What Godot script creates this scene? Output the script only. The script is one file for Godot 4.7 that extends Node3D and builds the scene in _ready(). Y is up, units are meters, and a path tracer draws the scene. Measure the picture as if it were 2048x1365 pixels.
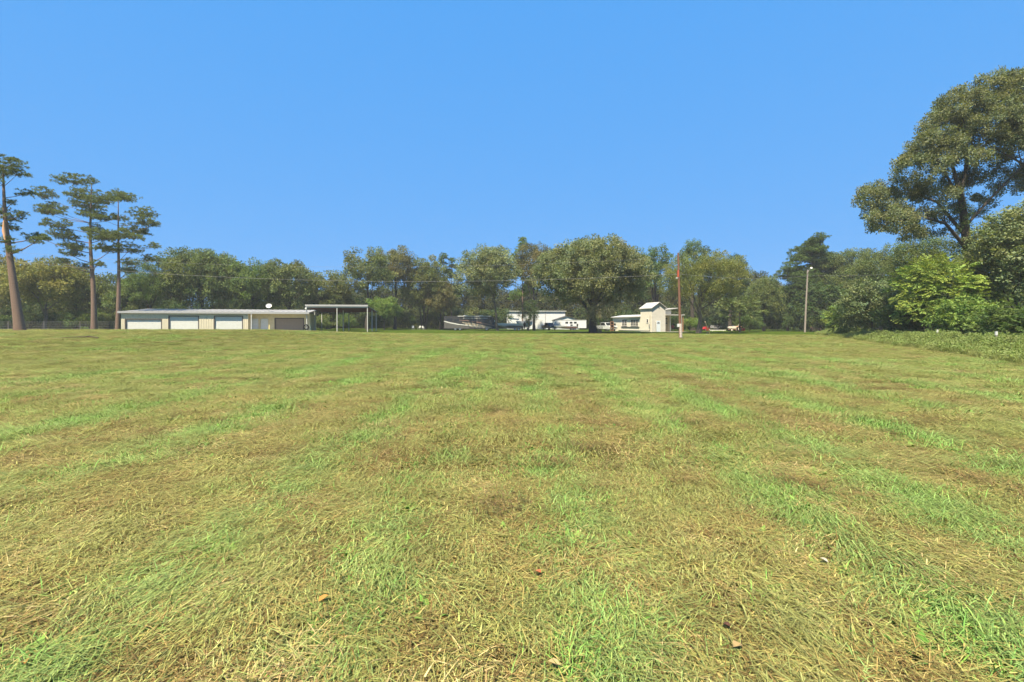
extends Node3D
# A mown field with a metal garage, motorhome, boats and a cream house in front of a wood.
# Metres; the camera stands at the origin and looks towards -z. spot(px, d) gives the place d metres ahead
# on the bearing that the photograph shows at column px (focal length 940 columns).

const FOCAL := 940.0
const MID := 1024.0
const HORIZON := 648.0
const EYE := 1.6

var rng := RandomNumberGenerator.new()
var n1 := FastNoiseLite.new()
var n2 := FastNoiseLite.new()
var n3 := FastNoiseLite.new()
var mats := {}
var taken := {}
var clump := {}
var copies_total := 0

# ------------------------------------------------------------------ mesh builder
class MB:
	var v := PackedVector3Array()
	var n := PackedVector3Array()
	var c := PackedColorArray()
	var idx := PackedInt32Array()
	var tone := Color.WHITE
	func tri(a: Vector3, b: Vector3, d: Vector3) -> void:
		var nn := (b - a).cross(d - a).normalized()
		var i := v.size()
		v.append(a); v.append(b); v.append(d)
		n.append(nn); n.append(nn); n.append(nn)
		c.append(tone); c.append(tone); c.append(tone)
		idx.append(i); idx.append(i + 2); idx.append(i + 1)
	func quad(a: Vector3, b: Vector3, d: Vector3, e: Vector3) -> void:
		var nn := (d - a).cross(e - b).normalized()
		var i := v.size()
		for p in [a, b, d, e]:
			v.append(p); n.append(nn); c.append(tone)
		for k in [0, 2, 1, 0, 3, 2]:
			idx.append(i + k)
	func box(lo: Vector3, hi: Vector3) -> void:
		var p := [Vector3(lo.x, lo.y, lo.z), Vector3(hi.x, lo.y, lo.z), Vector3(hi.x, hi.y, lo.z), Vector3(lo.x, hi.y, lo.z),
			Vector3(lo.x, lo.y, hi.z), Vector3(hi.x, lo.y, hi.z), Vector3(hi.x, hi.y, hi.z), Vector3(lo.x, hi.y, hi.z)]
		hexa(p)
	func hexa(p: Array) -> void:
		quad(p[4], p[5], p[6], p[7]); quad(p[1], p[0], p[3], p[2])
		quad(p[0], p[4], p[7], p[3]); quad(p[5], p[1], p[2], p[6])
		quad(p[7], p[6], p[2], p[3]); quad(p[0], p[1], p[5], p[4])
	func tube(pts: Array, radii: Array, sides := 8, capped := true) -> void:
		var rings := []
		var side := Vector3.RIGHT
		for k in pts.size():
			var t: Vector3 = (pts[mini(k + 1, pts.size() - 1)] - pts[maxi(k - 1, 0)]).normalized()
			if absf(t.dot(side)) > 0.9:
				side = Vector3.FORWARD if absf(t.z) < 0.8 else Vector3.UP
			var a := (side - t * t.dot(side)).normalized()
			var b := t.cross(a)
			side = a
			var first := v.size()
			for s in sides:
				var w := TAU * s / sides
				var o := a * cos(w) + b * sin(w)
				v.append(pts[k] + o * radii[k]); n.append(o); c.append(tone)
			rings.append(first)
		for k in pts.size() - 1:
			for s in sides:
				var q := (s + 1) % sides
				var i0: int = rings[k] + s
				var i1: int = rings[k] + q
				var j0: int = rings[k + 1] + s
				var j1: int = rings[k + 1] + q
				for m in [i0, j1, i1, i0, j0, j1]:
					idx.append(m)
		if capped:
			for e in [0, pts.size() - 1]:
				var i := v.size()
				var up: Vector3 = (pts[e] - pts[1 if e == 0 else e - 1]).normalized()
				v.append(pts[e]); n.append(up); c.append(tone)
				for s in sides:
					v.append(v[rings[e] + s]); n.append(up); c.append(tone)
				for s in sides:
					var q := (s + 1) % sides
					if e == 0:
						idx.append(i); idx.append(i + 1 + s); idx.append(i + 1 + q)
					else:
						idx.append(i); idx.append(i + 1 + q); idx.append(i + 1 + s)
	func rod(a: Vector3, b: Vector3, r: float, sides := 8) -> void:
		tube([a, b], [r, r], sides)
	# an outline in x, y drawn out along z
	func slab(pts: PackedVector2Array, z0: float, z1: float) -> void:
		if not Geometry2D.is_polygon_clockwise(pts):
			pts = pts.duplicate()
			pts.reverse()
		var t := Geometry2D.triangulate_polygon(pts)
		for k in range(0, t.size(), 3):
			var a := pts[t[k]]
			var b := pts[t[k + 1]]
			var d := pts[t[k + 2]]
			if (b - a).cross(d - a) < 0.0:
				var s := b
				b = d
				d = s
			tri(Vector3(a.x, a.y, z1), Vector3(b.x, b.y, z1), Vector3(d.x, d.y, z1))
			tri(Vector3(a.x, a.y, z0), Vector3(d.x, d.y, z0), Vector3(b.x, b.y, z0))
		for k in pts.size():
			var a := pts[k]
			var b := pts[(k + 1) % pts.size()]
			var e0 := Vector3(a.x, a.y, z1)
			var e1 := Vector3(b.x, b.y, z1)
			quad(e0, Vector3(a.x, a.y, z0), Vector3(b.x, b.y, z0), e1)
	func ring(at: Vector3, axis: Vector3, big: float, small: float, k := 18, m := 8) -> void:
		var a := axis.cross(Vector3.UP if absf(axis.y) < 0.8 else Vector3.RIGHT).normalized()
		var b := axis.cross(a)
		var first := v.size()
		for i in k:
			var o := a * cos(TAU * i / k) + b * sin(TAU * i / k)
			for j in m:
				var nn := o * cos(TAU * j / m) + axis * sin(TAU * j / m)
				v.append(at + o * big + nn * small); n.append(nn); c.append(tone)
		for i in k:
			for j in m:
				var p := first + i * m + j
				var q := first + i * m + (j + 1) % m
				var r := first + ((i + 1) % k) * m + j
				var s := first + ((i + 1) % k) * m + (j + 1) % m
				for w in [p, s, q, p, r, s]:
					idx.append(w)
	func disc(at: Vector3, axis: Vector3, r: float, thick: float, k := 18) -> void:
		tube([at - axis * thick * 0.5, at + axis * thick * 0.5], [r, r], k)
	func mesh() -> ArrayMesh:
		var a := []
		a.resize(Mesh.ARRAY_MAX)
		a[Mesh.ARRAY_VERTEX] = v
		a[Mesh.ARRAY_NORMAL] = n
		a[Mesh.ARRAY_COLOR] = c
		a[Mesh.ARRAY_INDEX] = idx
		var m := ArrayMesh.new()
		m.add_surface_from_arrays(Mesh.PRIMITIVE_TRIANGLES, a)
		return m

# ------------------------------------------------------------------ helpers
func sstep(a: float, b: float, x: float) -> float:
	var t := clampf((x - a) / (b - a), 0.0, 1.0)
	return t * t * (3.0 - 2.0 * t)

func ground_y(x: float, z: float) -> float:
	var d := -z
	var left := 1.0 - sstep(-32.0, -8.0, x)
	var h := left * (sstep(8.0, 52.0, d) * 0.85 - sstep(56.0, 72.0, d) * 0.55)
	return h + 0.02 * n1.get_noise_2d(x * 3.0, z * 3.0)

func spot(px: float, d: float) -> Vector3:
	var x := (px - MID) / FOCAL * d
	return Vector3(x, ground_y(x, -d), -d)

func high(py: float, d: float) -> float:
	return EYE + (HORIZON - py) / FOCAL * d

func mat(key: String, col: Color, rough := 0.7, metal := 0.0) -> StandardMaterial3D:
	if not mats.has(key):
		var m := StandardMaterial3D.new()
		m.resource_name = key
		m.albedo_color = col.linear_to_srgb()
		m.roughness = rough
		m.metallic = metal
		mats[key] = m
	return mats[key]

func numbered(called: String) -> String:
	taken[called] = taken.get(called, -1) + 1
	return called if taken[called] == 0 else "%s_%03d" % [called, taken[called]]

func tag(o: Node3D, label: String, category: String, group := "") -> void:
	o.set_meta("label", label)
	o.set_meta("category", category)
	if group:
		o.set_meta("group", group)

func thing(called: String, label: String, category: String, at := Vector3.ZERO, turn := 0.0, group := "") -> Node3D:
	var o := Node3D.new()
	o.name = numbered(called)
	add_child(o)
	o.position = at
	o.rotation.y = turn
	tag(o, label, category, group)
	return o

func part(parent: Node3D, called: String, mb: MB, m: Material, label := "") -> MeshInstance3D:
	var o := MeshInstance3D.new()
	o.name = called
	o.mesh = mb.mesh()
	o.material_override = m
	parent.add_child(o, true)
	if label:
		o.set_meta("label", label)
	return o

func box_part(parent: Node3D, called: String, lo: Vector3, hi: Vector3, m: Material, label := "") -> MeshInstance3D:
	var mb := MB.new()
	mb.box(lo, hi)
	return part(parent, called, mb, m, label)

func structure(o: Node3D) -> void:
	o.set_meta("kind", "structure")

func scatter(parent: Node3D, called: String, mesh: Mesh, m: Material, buf: PackedFloat32Array) -> MultiMeshInstance3D:
	var mm := MultiMesh.new()
	mm.transform_format = MultiMesh.TRANSFORM_3D
	mm.use_colors = true
	mm.mesh = mesh
	copies_total += buf.size() / 16
	mm.instance_count = buf.size() / 16
	mm.buffer = buf
	var o := MultiMeshInstance3D.new()
	o.name = called
	o.multimesh = mm
	o.material_override = m
	o.set_meta("kind", "stuff")
	parent.add_child(o, true)
	return o

func put(buf: PackedFloat32Array, b: Basis, at: Vector3, col: Color) -> void:
	buf.append_array([b.x.x, b.y.x, b.z.x, at.x, b.x.y, b.y.y, b.z.y, at.y, b.x.z, b.y.z, b.z.z, at.z, col.r, col.g, col.b, 1.0])

func rand_dir() -> Vector3:
	var y := rng.randf_range(-1.0, 1.0)
	var a := rng.randf() * TAU
	var r := sqrt(1.0 - y * y)
	return Vector3(r * cos(a), y, r * sin(a))

# ------------------------------------------------------------------ textures and materials
func noise_tex(freq: float, lo: Color, hi: Color, size := 512, octaves := 5, seed_ := 3) -> NoiseTexture2D:
	var f := FastNoiseLite.new()
	f.seed = seed_
	f.frequency = freq
	f.fractal_octaves = octaves
	var g := Gradient.new()
	g.set_color(0, lo)
	g.set_color(1, hi)
	var t := NoiseTexture2D.new()
	t.width = size
	t.height = size
	t.seamless = true
	t.noise = f
	t.color_ramp = g
	return t

func textured(key: String, col: Color, rough: float, tex: Texture2D, scale: Vector3, metal := 0.0) -> StandardMaterial3D:
	var m := mat(key, col, rough, metal)
	m.albedo_texture = tex
	m.uv1_triplanar = true
	m.uv1_world_triplanar = true
	m.uv1_scale = scale
	return m

func litter_image(size: int, strokes: int, lo: float, hi: float, seed_: int) -> ImageTexture:
	var r := RandomNumberGenerator.new()
	r.seed = seed_
	var im := Image.create(size, size, false, Image.FORMAT_RGB8)
	im.fill(Color(lo, lo * 0.94, lo * 0.86))
	for k in strokes:
		var x := r.randf() * size
		var y := r.randf() * size
		var a := r.randfn(PI / 2, 0.9)
		var l := r.randf_range(0.02, 0.09) * size
		var t := r.randf_range(lo, hi) + 0.12 * float(k) / strokes
		var q := r.randf_range(-0.06, 0.05)
		var col := Color(t + q * 0.4, t, t * 0.86 + q * 0.3)
		var bend := r.randfn(0.0, 0.012)
		for s in int(l):
			im.set_pixel(posmod(int(x), size), posmod(int(y), size), col)
			x += cos(a)
			y += sin(a)
			a += bend
	return ImageTexture.create_from_image(im)

func leaf_mat(key: String, back: float, rough := 0.62) -> StandardMaterial3D:
	var m := mat(key, Color.WHITE, rough)
	m.vertex_color_use_as_albedo = true
	m.backlight_enabled = true
	m.backlight = Color(back, back, back * 0.6)
	m.metallic_specular = 0.3
	m.cull_mode = BaseMaterial3D.CULL_DISABLED
	return m

# ------------------------------------------------------------------ leaf and grass clumps (shared meshes)
func leaf(mb: MB, at: Vector3, along: Vector3, nrm: Vector3, l: float, w: float) -> void:
	along = along.normalized()
	var s := along.cross(nrm).normalized()
	var up := s.cross(along)
	var tip := at + along * l
	var mid := at + along * l * 0.45 - up * l * 0.06
	mb.tri(at, mid + s * w * 0.5, tip)
	mb.tri(at, tip, mid - s * w * 0.5)

func make_clumps() -> void:
	var r := rng
	for key in [["broad", 58, 0.21, 0.14], ["fine", 80, 0.17, 0.085], ["big", 34, 0.26, 0.18]]:
		var mb := MB.new()
		for k in key[1]:
			var p := rand_dir() * pow(r.randf(), 0.45) * 0.5
			p.y *= 0.8
			var dir := (p.normalized() + rand_dir() * 0.8 + Vector3(0, -0.25, 0)).normalized()
			var nrm := (Vector3.UP + rand_dir() * 0.75).normalized()
			var t := r.randf_range(0.62, 1.0)
			mb.tone = Color(t * r.randf_range(0.88, 1.0), t, t * r.randf_range(0.75, 1.0))
			leaf(mb, p, dir, nrm, key[2] * r.randf_range(0.7, 1.3), key[3] * r.randf_range(0.8, 1.2))
		clump[key[0]] = mb.mesh()
	# pine: tufts of long needles at the end of twigs
	var pn := MB.new()
	for k in 7:
		var p := Vector3(r.randf_range(-0.4, 0.4), r.randf_range(-0.12, 0.16), r.randf_range(-0.4, 0.4))
		for j in 13:
			var dir := (rand_dir() + Vector3(0, 0.55, 0)).normalized()
			var t := r.randf_range(0.6, 1.0)
			pn.tone = Color(t * 0.95, t, t * 0.9)
			leaf(pn, p, dir, rand_dir(), r.randf_range(0.2, 0.34), 0.055)
	clump["needles"] = pn.mesh()
	# spray: a drooping leafy twig along +x
	var sp := MB.new()
	for q in 3:
		var yaw := (q - 1) * 0.6 + r.randf_range(-0.15, 0.15)
		for k in 8:
			var f := (k + 0.6) / 8.0
			var p := Vector3(f * cos(yaw), (0.12 + (q - 1) * 0.25) * f - 0.3 * f * f, f * sin(yaw)) * (0.95 if q == 1 else 0.75)
			for s in [-1.0, 1.0]:
				var dir := Vector3(cos(yaw) * 0.75 - s * sin(yaw) * 0.7, -0.25, sin(yaw) * 0.75 + s * cos(yaw) * 0.7)
				var t := r.randf_range(0.65, 1.0)
				sp.tone = Color(t * r.randf_range(0.9, 1.0), t, t * 0.9)
				leaf(sp, p, dir + rand_dir() * 0.3, Vector3(0, 0.8, 0) + rand_dir() * 0.9, r.randf_range(0.17, 0.26), 0.12)
	clump["spray"] = sp.mesh()

func blade(mb: MB, at: Vector3, dir: Vector3, rise: float, droop: float, l: float, w: float) -> void:
	# dir lies in the ground; the blade climbs by rise and bends down again by droop
	var s := Vector3(-dir.z, 0, dir.x) * w * 0.5
	var p1 := at + dir * l * 0.5 + Vector3(0, rise * l * 0.62, 0)
	var p2 := at + dir * l + Vector3(0, rise * l - droop * l, 0)
	mb.quad(at - s, at + s, p1 + s * 0.8, p1 - s * 0.8)
	mb.tri(p1 - s * 0.8, p1 + s * 0.8, p2)

func straw_tone(r: RandomNumberGenerator) -> Color:
	var t := r.randf_range(0.32, 1.0)
	var q := r.randf()
	return Color(t, t * lerpf(0.82, 1.0, q), t * lerpf(0.7, 0.95, q))

func make_grass() -> void:
	var r := rng
	for v in 3:
		var a := MB.new()   # cut straw lying flat
		for k in 150:
			var yaw := r.randfn(PI / 2, 0.75) + (PI if r.randf() < 0.5 else 0.0)
			a.tone = straw_tone(r)
			var l := r.randf_range(0.02, 0.07) if k % 3 == 0 else r.randf_range(0.05, 0.19)
			blade(a, Vector3(r.randfn(0, 0.11), r.randf_range(0.004, 0.05), r.randfn(0, 0.11)), Vector3(cos(yaw), 0, sin(yaw)), r.randf_range(-0.08, 0.3), r.randf_range(0.0, 0.2), l, r.randf_range(0.0025, 0.0048) * (1.7 if k % 3 == 0 else 1.0))
		clump["straw%d" % v] = a.mesh()
		var b := MB.new()   # long grass combed over by the mower
		for k in 105:
			var yaw := r.randfn(PI / 2, 0.34)
			var t := r.randf_range(0.42, 1.0)
			b.tone = Color(t, t * r.randf_range(0.92, 1.0), t * r.randf_range(0.7, 1.0))
			blade(b, Vector3(r.randfn(0, 0.075), 0.0, r.randfn(0, 0.12)), Vector3(cos(yaw), 0, sin(yaw)), r.randf_range(0.2, 0.65), r.randf_range(0.05, 0.45), r.randf_range(0.1, 0.28), r.randf_range(0.0026, 0.0046))
		clump["combed%d" % v] = b.mesh()
		var c := MB.new()   # fresh green tuft
		for k in 75:
			var yaw := r.randf() * TAU
			var t := r.randf_range(0.42, 1.0)
			c.tone = Color(t * r.randf_range(0.85, 1.0), t, t * r.randf_range(0.7, 1.0))
			blade(c, Vector3(r.randfn(0, 0.09), 0.0, r.randfn(0, 0.09)), Vector3(cos(yaw), 0, sin(yaw)), r.randf_range(0.35, 1.2), r.randf_range(0.0, 0.5), r.randf_range(0.05, 0.11), r.randf_range(0.0035, 0.0065))
		clump["tuft%d" % v] = c.mesh()
	var w := MB.new()   # low broad-leaved weed
	for k in 9:
		var yaw := r.randf() * TAU
		var t := r.randf_range(0.6, 1.0)
		w.tone = Color(t * 0.95, t, t * 0.8)
		leaf(w, Vector3(cos(yaw), 0.4, sin(yaw)) * r.randf_range(0.0, 0.07), Vector3(cos(yaw), r.randf_range(0.1, 0.7), sin(yaw)), Vector3.UP, r.randf_range(0.05, 0.1), r.randf_range(0.03, 0.05))
	clump["weed"] = w.mesh()

# ------------------------------------------------------------------ the field
const STRIPS := [-13.4, -10.6, -7.3, -4.7, -2.2, -0.95, 0.42, 2.35, 3.62, 5.5, 7.9, 10.4, 13.5]
const WIDTHS := [0.5, 0.5, 0.6, 0.5, 0.36, 0.32, 0.26, 0.3, 0.4, 0.45, 0.5, 0.5, 0.6]
const POWER := [0.7, 0.6, 0.9, 0.8, 0.75, 0.5, 1.0, 0.85, 0.9, 0.8, 0.7, 0.6, 0.6]

func lush(x: float, d: float) -> float:
	var u := x - 0.022 * d + 0.35 * n2.get_noise_2d(d * 4.0, 7.0)
	var s := 0.0
	for k in STRIPS.size():
		var q: float = (u - STRIPS[k]) / WIDTHS[k]
		if absf(q) < 2.6:
			s += POWER[k] * exp(-q * q)
	var patchy := n2.get_noise_2d(x * 9.0, d * 4.0)
	s *= clampf(1.15 + 1.3 * patchy, 0.0, 1.5) * (1.0 - 0.8 * sstep(22.0, 45.0, d))
	s += clampf(n2.get_noise_2d(x * 2.6 + 90.0, d * 1.6) * 1.7 - 0.05, 0.0, 0.75) * (0.15 + 0.55 * sstep(6.0, 14.0, d))
	return clampf(s, 0.0, 1.0)

func lawn(x: float, d: float) -> float:
	var edge := 74.0 - 9.0 * sstep(20.0, 48.0, x) - 3.0 * (1.0 - sstep(-45.0, -20.0, x)) + 2.5 * n2.get_noise_2d(x * 3.0, 55.0)
	return sstep(edge - 1.2, edge + 1.2, d)

# the raked straw lies thick in patches where the mower turned, thin over the rest of the field
func thatch(x: float, d: float) -> float:
	var turning := 1.0 - Vector2(x * 0.35, d - 3.0).length() / 9.0
	return sstep(-0.12, 0.2, turning + 1.1 * n3.get_noise_2d(x * 5.0 + 7.0, d * 5.0) + 0.5 * n2.get_noise_2d(x * 22.0, d * 22.0))

func field_color(x: float, d: float) -> Color:
	var g := lush(x, d)
	var dry := Color(0.235, 0.205, 0.068)
	var olive := Color(0.215, 0.27, 0.085)
	var fresh := Color(0.19, 0.31, 0.075)
	var k := clampf(0.5 + 1.3 * n3.get_noise_2d(x * 6.0, d * 6.0), 0.0, 1.0)
	var c := dry.lerp(olive, clampf(k + 0.75 * (1.0 - thatch(x, d)), 0.0, 1.0)).lerp(fresh, g)
	c = c * (0.9 + 0.35 * n3.get_noise_2d(x * 14.0, d * 14.0))
	return c.lerp(Color(0.12, 0.2, 0.035), lawn(x, d))

func build_ground() -> void:
	var zs := PackedFloat32Array()
	var d := -30.0
	while d < 1.2:
		zs.append(d)
		d += 2.6
	d = 1.2
	while d < 900.0:
		zs.append(d)
		d *= 1.028
	var xs := PackedFloat32Array()
	for k in range(-130, 131):
		var t := k / 130.0
		xs.append(signf(t) * (sinh(absf(t) * 7.2) / sinh(7.2)) * 900.0 + t * 26.0)
	var v := PackedVector3Array()
	var n := PackedVector3Array()
	var c := PackedColorArray()
	var uv := PackedVector2Array()
	var uv2 := PackedVector2Array()
	var idx := PackedInt32Array()
	var w := xs.size()
	for j in zs.size():
		for i in w:
			var x := xs[i]
			var z := -zs[j]
			var y := ground_y(x, z)
			v.append(Vector3(x, y, z))
			var e := 0.4
			n.append(Vector3(y - ground_y(x + e, z), e, y - ground_y(x, z + e)).normalized())
			c.append(field_color(x, zs[j]))
			uv.append(Vector2(x, z) / 1.7)
			uv2.append(Vector2(x * 0.83 - z * 0.56, x * 0.56 + z * 0.83) / 5.3)
			if i > 0 and j > 0:
				var p := j * w + i
				for q in [p - w - 1, p - 1, p, p - w - 1, p, p - w]:
					idx.append(q)
	var a := []
	a.resize(Mesh.ARRAY_MAX)
	a[Mesh.ARRAY_VERTEX] = v
	a[Mesh.ARRAY_NORMAL] = n
	a[Mesh.ARRAY_COLOR] = c
	a[Mesh.ARRAY_TEX_UV] = uv
	a[Mesh.ARRAY_TEX_UV2] = uv2
	a[Mesh.ARRAY_INDEX] = idx
	var m := ArrayMesh.new()
	m.add_surface_from_arrays(Mesh.PRIMITIVE_TRIANGLES, a)
	var g := mat("mown field", Color.WHITE, 0.95)
	g.vertex_color_use_as_albedo = true
	g.metallic_specular = 0.1
	g.albedo_texture = litter_image(1024, 15000, 0.62, 0.96, 11)
	g.detail_enabled = true
	g.detail_blend_mode = BaseMaterial3D.BLEND_MODE_MUL
	g.detail_uv_layer = BaseMaterial3D.DETAIL_UV_2
	g.detail_albedo = noise_tex(0.02, Color(0.72, 0.7, 0.66), Color(1, 1, 1), 512, 6, 5)
	g.heightmap_enabled = true
	g.heightmap_texture = g.albedo_texture
	g.heightmap_scale = 1.6
	var o := MeshInstance3D.new()
	o.name = "ground"
	o.mesh = m
	o.material_override = g
	add_child(o)
	structure(o)

func build_grass() -> void:
	var bufs := {}
	for key in ["straw0", "straw1", "straw2", "combed0", "combed1", "combed2", "tuft0", "tuft1", "tuft2", "weed"]:
		bufs[key] = PackedFloat32Array()
	# from, to, clumps per square metre, size
	for ring in [[1.3, 5.0, 105.0, 1.0], [5.0, 11.0, 46.0, 1.25], [11.0, 24.0, 18.0, 1.6], [24.0, 40.0, 8.0, 1.9], [40.0, 74.0, 4.0, 2.2]]:
		var d0: float = ring[0]
		var d1: float = ring[1]
		var count := int(1.22 * (d1 * d1 - d0 * d0) * ring[2] + 3.0 * (d1 - d0) * ring[2])
		for k in count:
			var d := sqrt(lerpf(d0 * d0, d1 * d1, rng.randf()))
			var x := (rng.randf() * 2.0 - 1.0) * (1.22 * d + 1.2)
			if lawn(x, d) > 0.3 or x > 20.5 + (d - 19.5) * 0.5:
				continue
			var g := lush(x, d)
			var wild := n3.get_noise_2d(x * 11.0 + 40.0, d * 11.0)
			var pick := rng.randf()
			var key := "straw"
			var col: Color
			if pick < 0.02 + 0.03 * g:
				key = "weed"
				col = Color(0.13, 0.27, 0.05).lerp(Color(0.2, 0.3, 0.08), rng.randf())
			elif pick < 0.03 + 0.55 * g * (0.85 + wild):
				key = "tuft%d" % (rng.randi() % 3)
				col = Color(0.17, 0.34, 0.07).lerp(Color(0.31, 0.41, 0.15), rng.randf())
			elif pick < 0.2 + 0.6 * g + 0.45 * wild:
				key = "combed%d" % (rng.randi() % 3)
				col = Color(0.38, 0.39, 0.15).lerp(Color(0.29, 0.42, 0.14), clampf(g * 0.9 + rng.randf() * 0.4, 0.0, 1.0))
			else:
				key = "straw%d" % (rng.randi() % 3)
				col = Color(0.39, 0.325, 0.13).lerp(Color(0.305, 0.37, 0.115), clampf(rng.randf() + 0.9 * (1.0 - thatch(x, d)), 0.0, 1.0))
				if rng.randf() < lerpf(0.07, 0.2, thatch(x, d)):
					col = Color(0.2, 0.145, 0.055)
				elif rng.randf() < 0.1:
					col = Color(0.52, 0.44, 0.22)
			col = col * rng.randf_range(0.72, 1.25) * 1.1
			var s: float = ring[3] * rng.randf_range(0.7, 1.25)
			var turn := rng.randfn(0.0, 0.5) + (0.9 * n1.get_noise_2d(x * 5.0, d * 5.0))
			if key.begins_with("combed"):
				turn += 0.35 * clampf(x * 0.3, -1.0, 1.0)
			else:
				turn += rng.randfn(0.0, 0.8)
			var b := Basis(Vector3.UP, turn).scaled(Vector3(s, s * (0.85 if d < 11.0 else 0.7), s))
			put(bufs[key], b, Vector3(x, ground_y(x, -d) + 0.002, -d), col)
	# raked heaps of cuttings
	for k in 130:
		var d := 4.0 * pow(15.0, rng.randf())
		var x := (rng.randf() * 2.0 - 1.0) * 1.15 * d
		if lawn(x, d) > 0.3 or x > 20.0 + (d - 19.5) * 0.5:
			continue
		var long := rng.randf_range(0.06, 0.2) * (1.0 + d * 0.02)
		for j in 1:
			var o := Vector3(rng.randfn(0, long), 0, rng.randfn(0, long * 0.4))
			var col := Color(0.3, 0.23, 0.095).lerp(Color(0.17, 0.13, 0.06), rng.randf())
			var s := rng.randf_range(0.8, 1.4) * (1.0 + d * 0.012)
			put(bufs["straw%d" % (j % 3)], Basis(Vector3.UP, rng.randf() * TAU).scaled(Vector3(s, s * 1.5, s)), Vector3(x + o.x, ground_y(x + o.x, -d + o.z) + rng.randf_range(0.0, 0.06), -d + o.z), col)
	var m := leaf_mat("grass blade", 0.5, 0.7)
	var names := {"straw": ["straw_litter", "dry straw cuttings lying flat over the mown field", "straw"], "combed": ["long_grass", "long pale green grass combed over in strips on the field", "grass"],
		"tuft": ["grass_tufts", "short fresh green grass tufts in strips on the field", "grass"], "weed": ["weeds", "low broad leaved weeds scattered through the mown grass", "weeds"]}
	for kind in names:
		var o := Node3D.new()
		o.name = names[kind][0]
		add_child(o)
		o.set_meta("kind", "stuff")
		o.set_meta("label", names[kind][1])
		o.set_meta("category", names[kind][2])
		for key in bufs:
			if key.begins_with(kind):
				scatter(o, "blades", clump[key], m, bufs[key])

# ------------------------------------------------------------------ trees
const TONES := {
	"olive": Color(0.185, 0.215, 0.085), "green": Color(0.135, 0.200, 0.065), "dark": Color(0.095, 0.145, 0.055), "gold": Color(0.255, 0.250, 0.090),
	"grey": Color(0.235, 0.262, 0.140), "lime": Color(0.310, 0.400, 0.100), "brown": Color(0.205, 0.190, 0.090), "mid": Color(0.175, 0.220, 0.085),
	"fresh": Color(0.200, 0.290, 0.080), "sage": Color(0.225, 0.275, 0.15), "myrtle": Color(0.3, 0.27, 0.19), "pecan": Color(0.215, 0.240, 0.080), "dusty": Color(0.215, 0.235, 0.140), "pine": Color(0.19, 0.225, 0.08)}

func trunk_mesh(base: Vector3, top: Vector3, r: float, ends: Array, wob := 0.03) -> MB:
	var mb := MB.new()
	var pts := []
	var rad := []
	var l := base.distance_to(top)
	for k in 8:
		var t := k / 7.0
		var p := base.lerp(top, t)
		if k > 0:
			p += Vector3(rng.randfn(0, wob), 0, rng.randfn(0, wob)) * l * 0.35
		pts.append(p)
		rad.append(r * (lerpf(1.0, 0.35, t) + 0.5 * exp(-t * 14.0)))
	mb.tube(pts, rad, 9)
	for e in ends:
		var f: float = clampf(0.3 + 0.6 * rng.randf() * (e.y - base.y) / maxf(0.1, top.y - base.y), 0.25, 0.95)
		var i := int(f * 7.0)
		var from: Vector3 = pts[i]
		var mid: Vector3 = from.lerp(e, 0.5) + Vector3(0, (e - from).length() * 0.1, 0) + rand_dir() * 0.05 * l
		var rr: float = rad[i] * 0.5
		mb.tube([from, from.lerp(mid, 0.5), mid, mid.lerp(e, 0.6) + rand_dir() * 0.02 * l, e], [rr, rr * 0.85, rr * 0.66, rr * 0.42, rr * 0.14], 6, false)
	return mb

func fill_lobe(buf: PackedFloat32Array, c: Vector3, r: Vector3, per_m2: float, size: float, col: Color, outward := false, under := 0.35) -> void:
	var area := 4.0 * PI * pow((pow(r.x * r.y, 1.6) + pow(r.x * r.z, 1.6) + pow(r.y * r.z, 1.6)) / 3.0, 1.0 / 1.6)
	var count := int(area * per_m2 + 1.0)
	for k in count:
		var dir := rand_dir()
		if dir.y < -0.25 and rng.randf() > under:
			continue
		var f := 1.03 - 0.42 * pow(rng.randf(), 1.7)
		f *= 1.0 + 0.16 * n3.get_noise_3d(dir.x * 90.0 + c.x * 9.0, dir.y * 90.0, dir.z * 90.0 + c.z * 9.0)
		var p := c + dir * r * f
		var s := size * rng.randf_range(0.65, 1.3)
		var b: Basis
		if outward:
			var o := Vector3(dir.x, 0.0, dir.z).normalized()
			b = Basis(Vector3.UP, atan2(-o.z, o.x) + rng.randfn(0, 0.5)) * Basis(Vector3(0, 0, 1), rng.randf_range(-0.25, 0.6) + dir.y * 0.4) * Basis(Vector3(1, 0, 0), rng.randfn(0, 0.45))
		else:
			b = Basis(Vector3.UP, rng.randf() * TAU) * Basis(Vector3(1, 0, 0), rng.randfn(0, 0.5))
		var t := rng.randf_range(0.78, 1.2)
		var q := rng.randf_range(-0.1, 0.12)
		put(buf, b.scaled_local(Vector3(s, s, s)), p, Color(col.r * t * (1.0 + q), col.g * t, col.b * t * (1.0 - q)))

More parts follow.
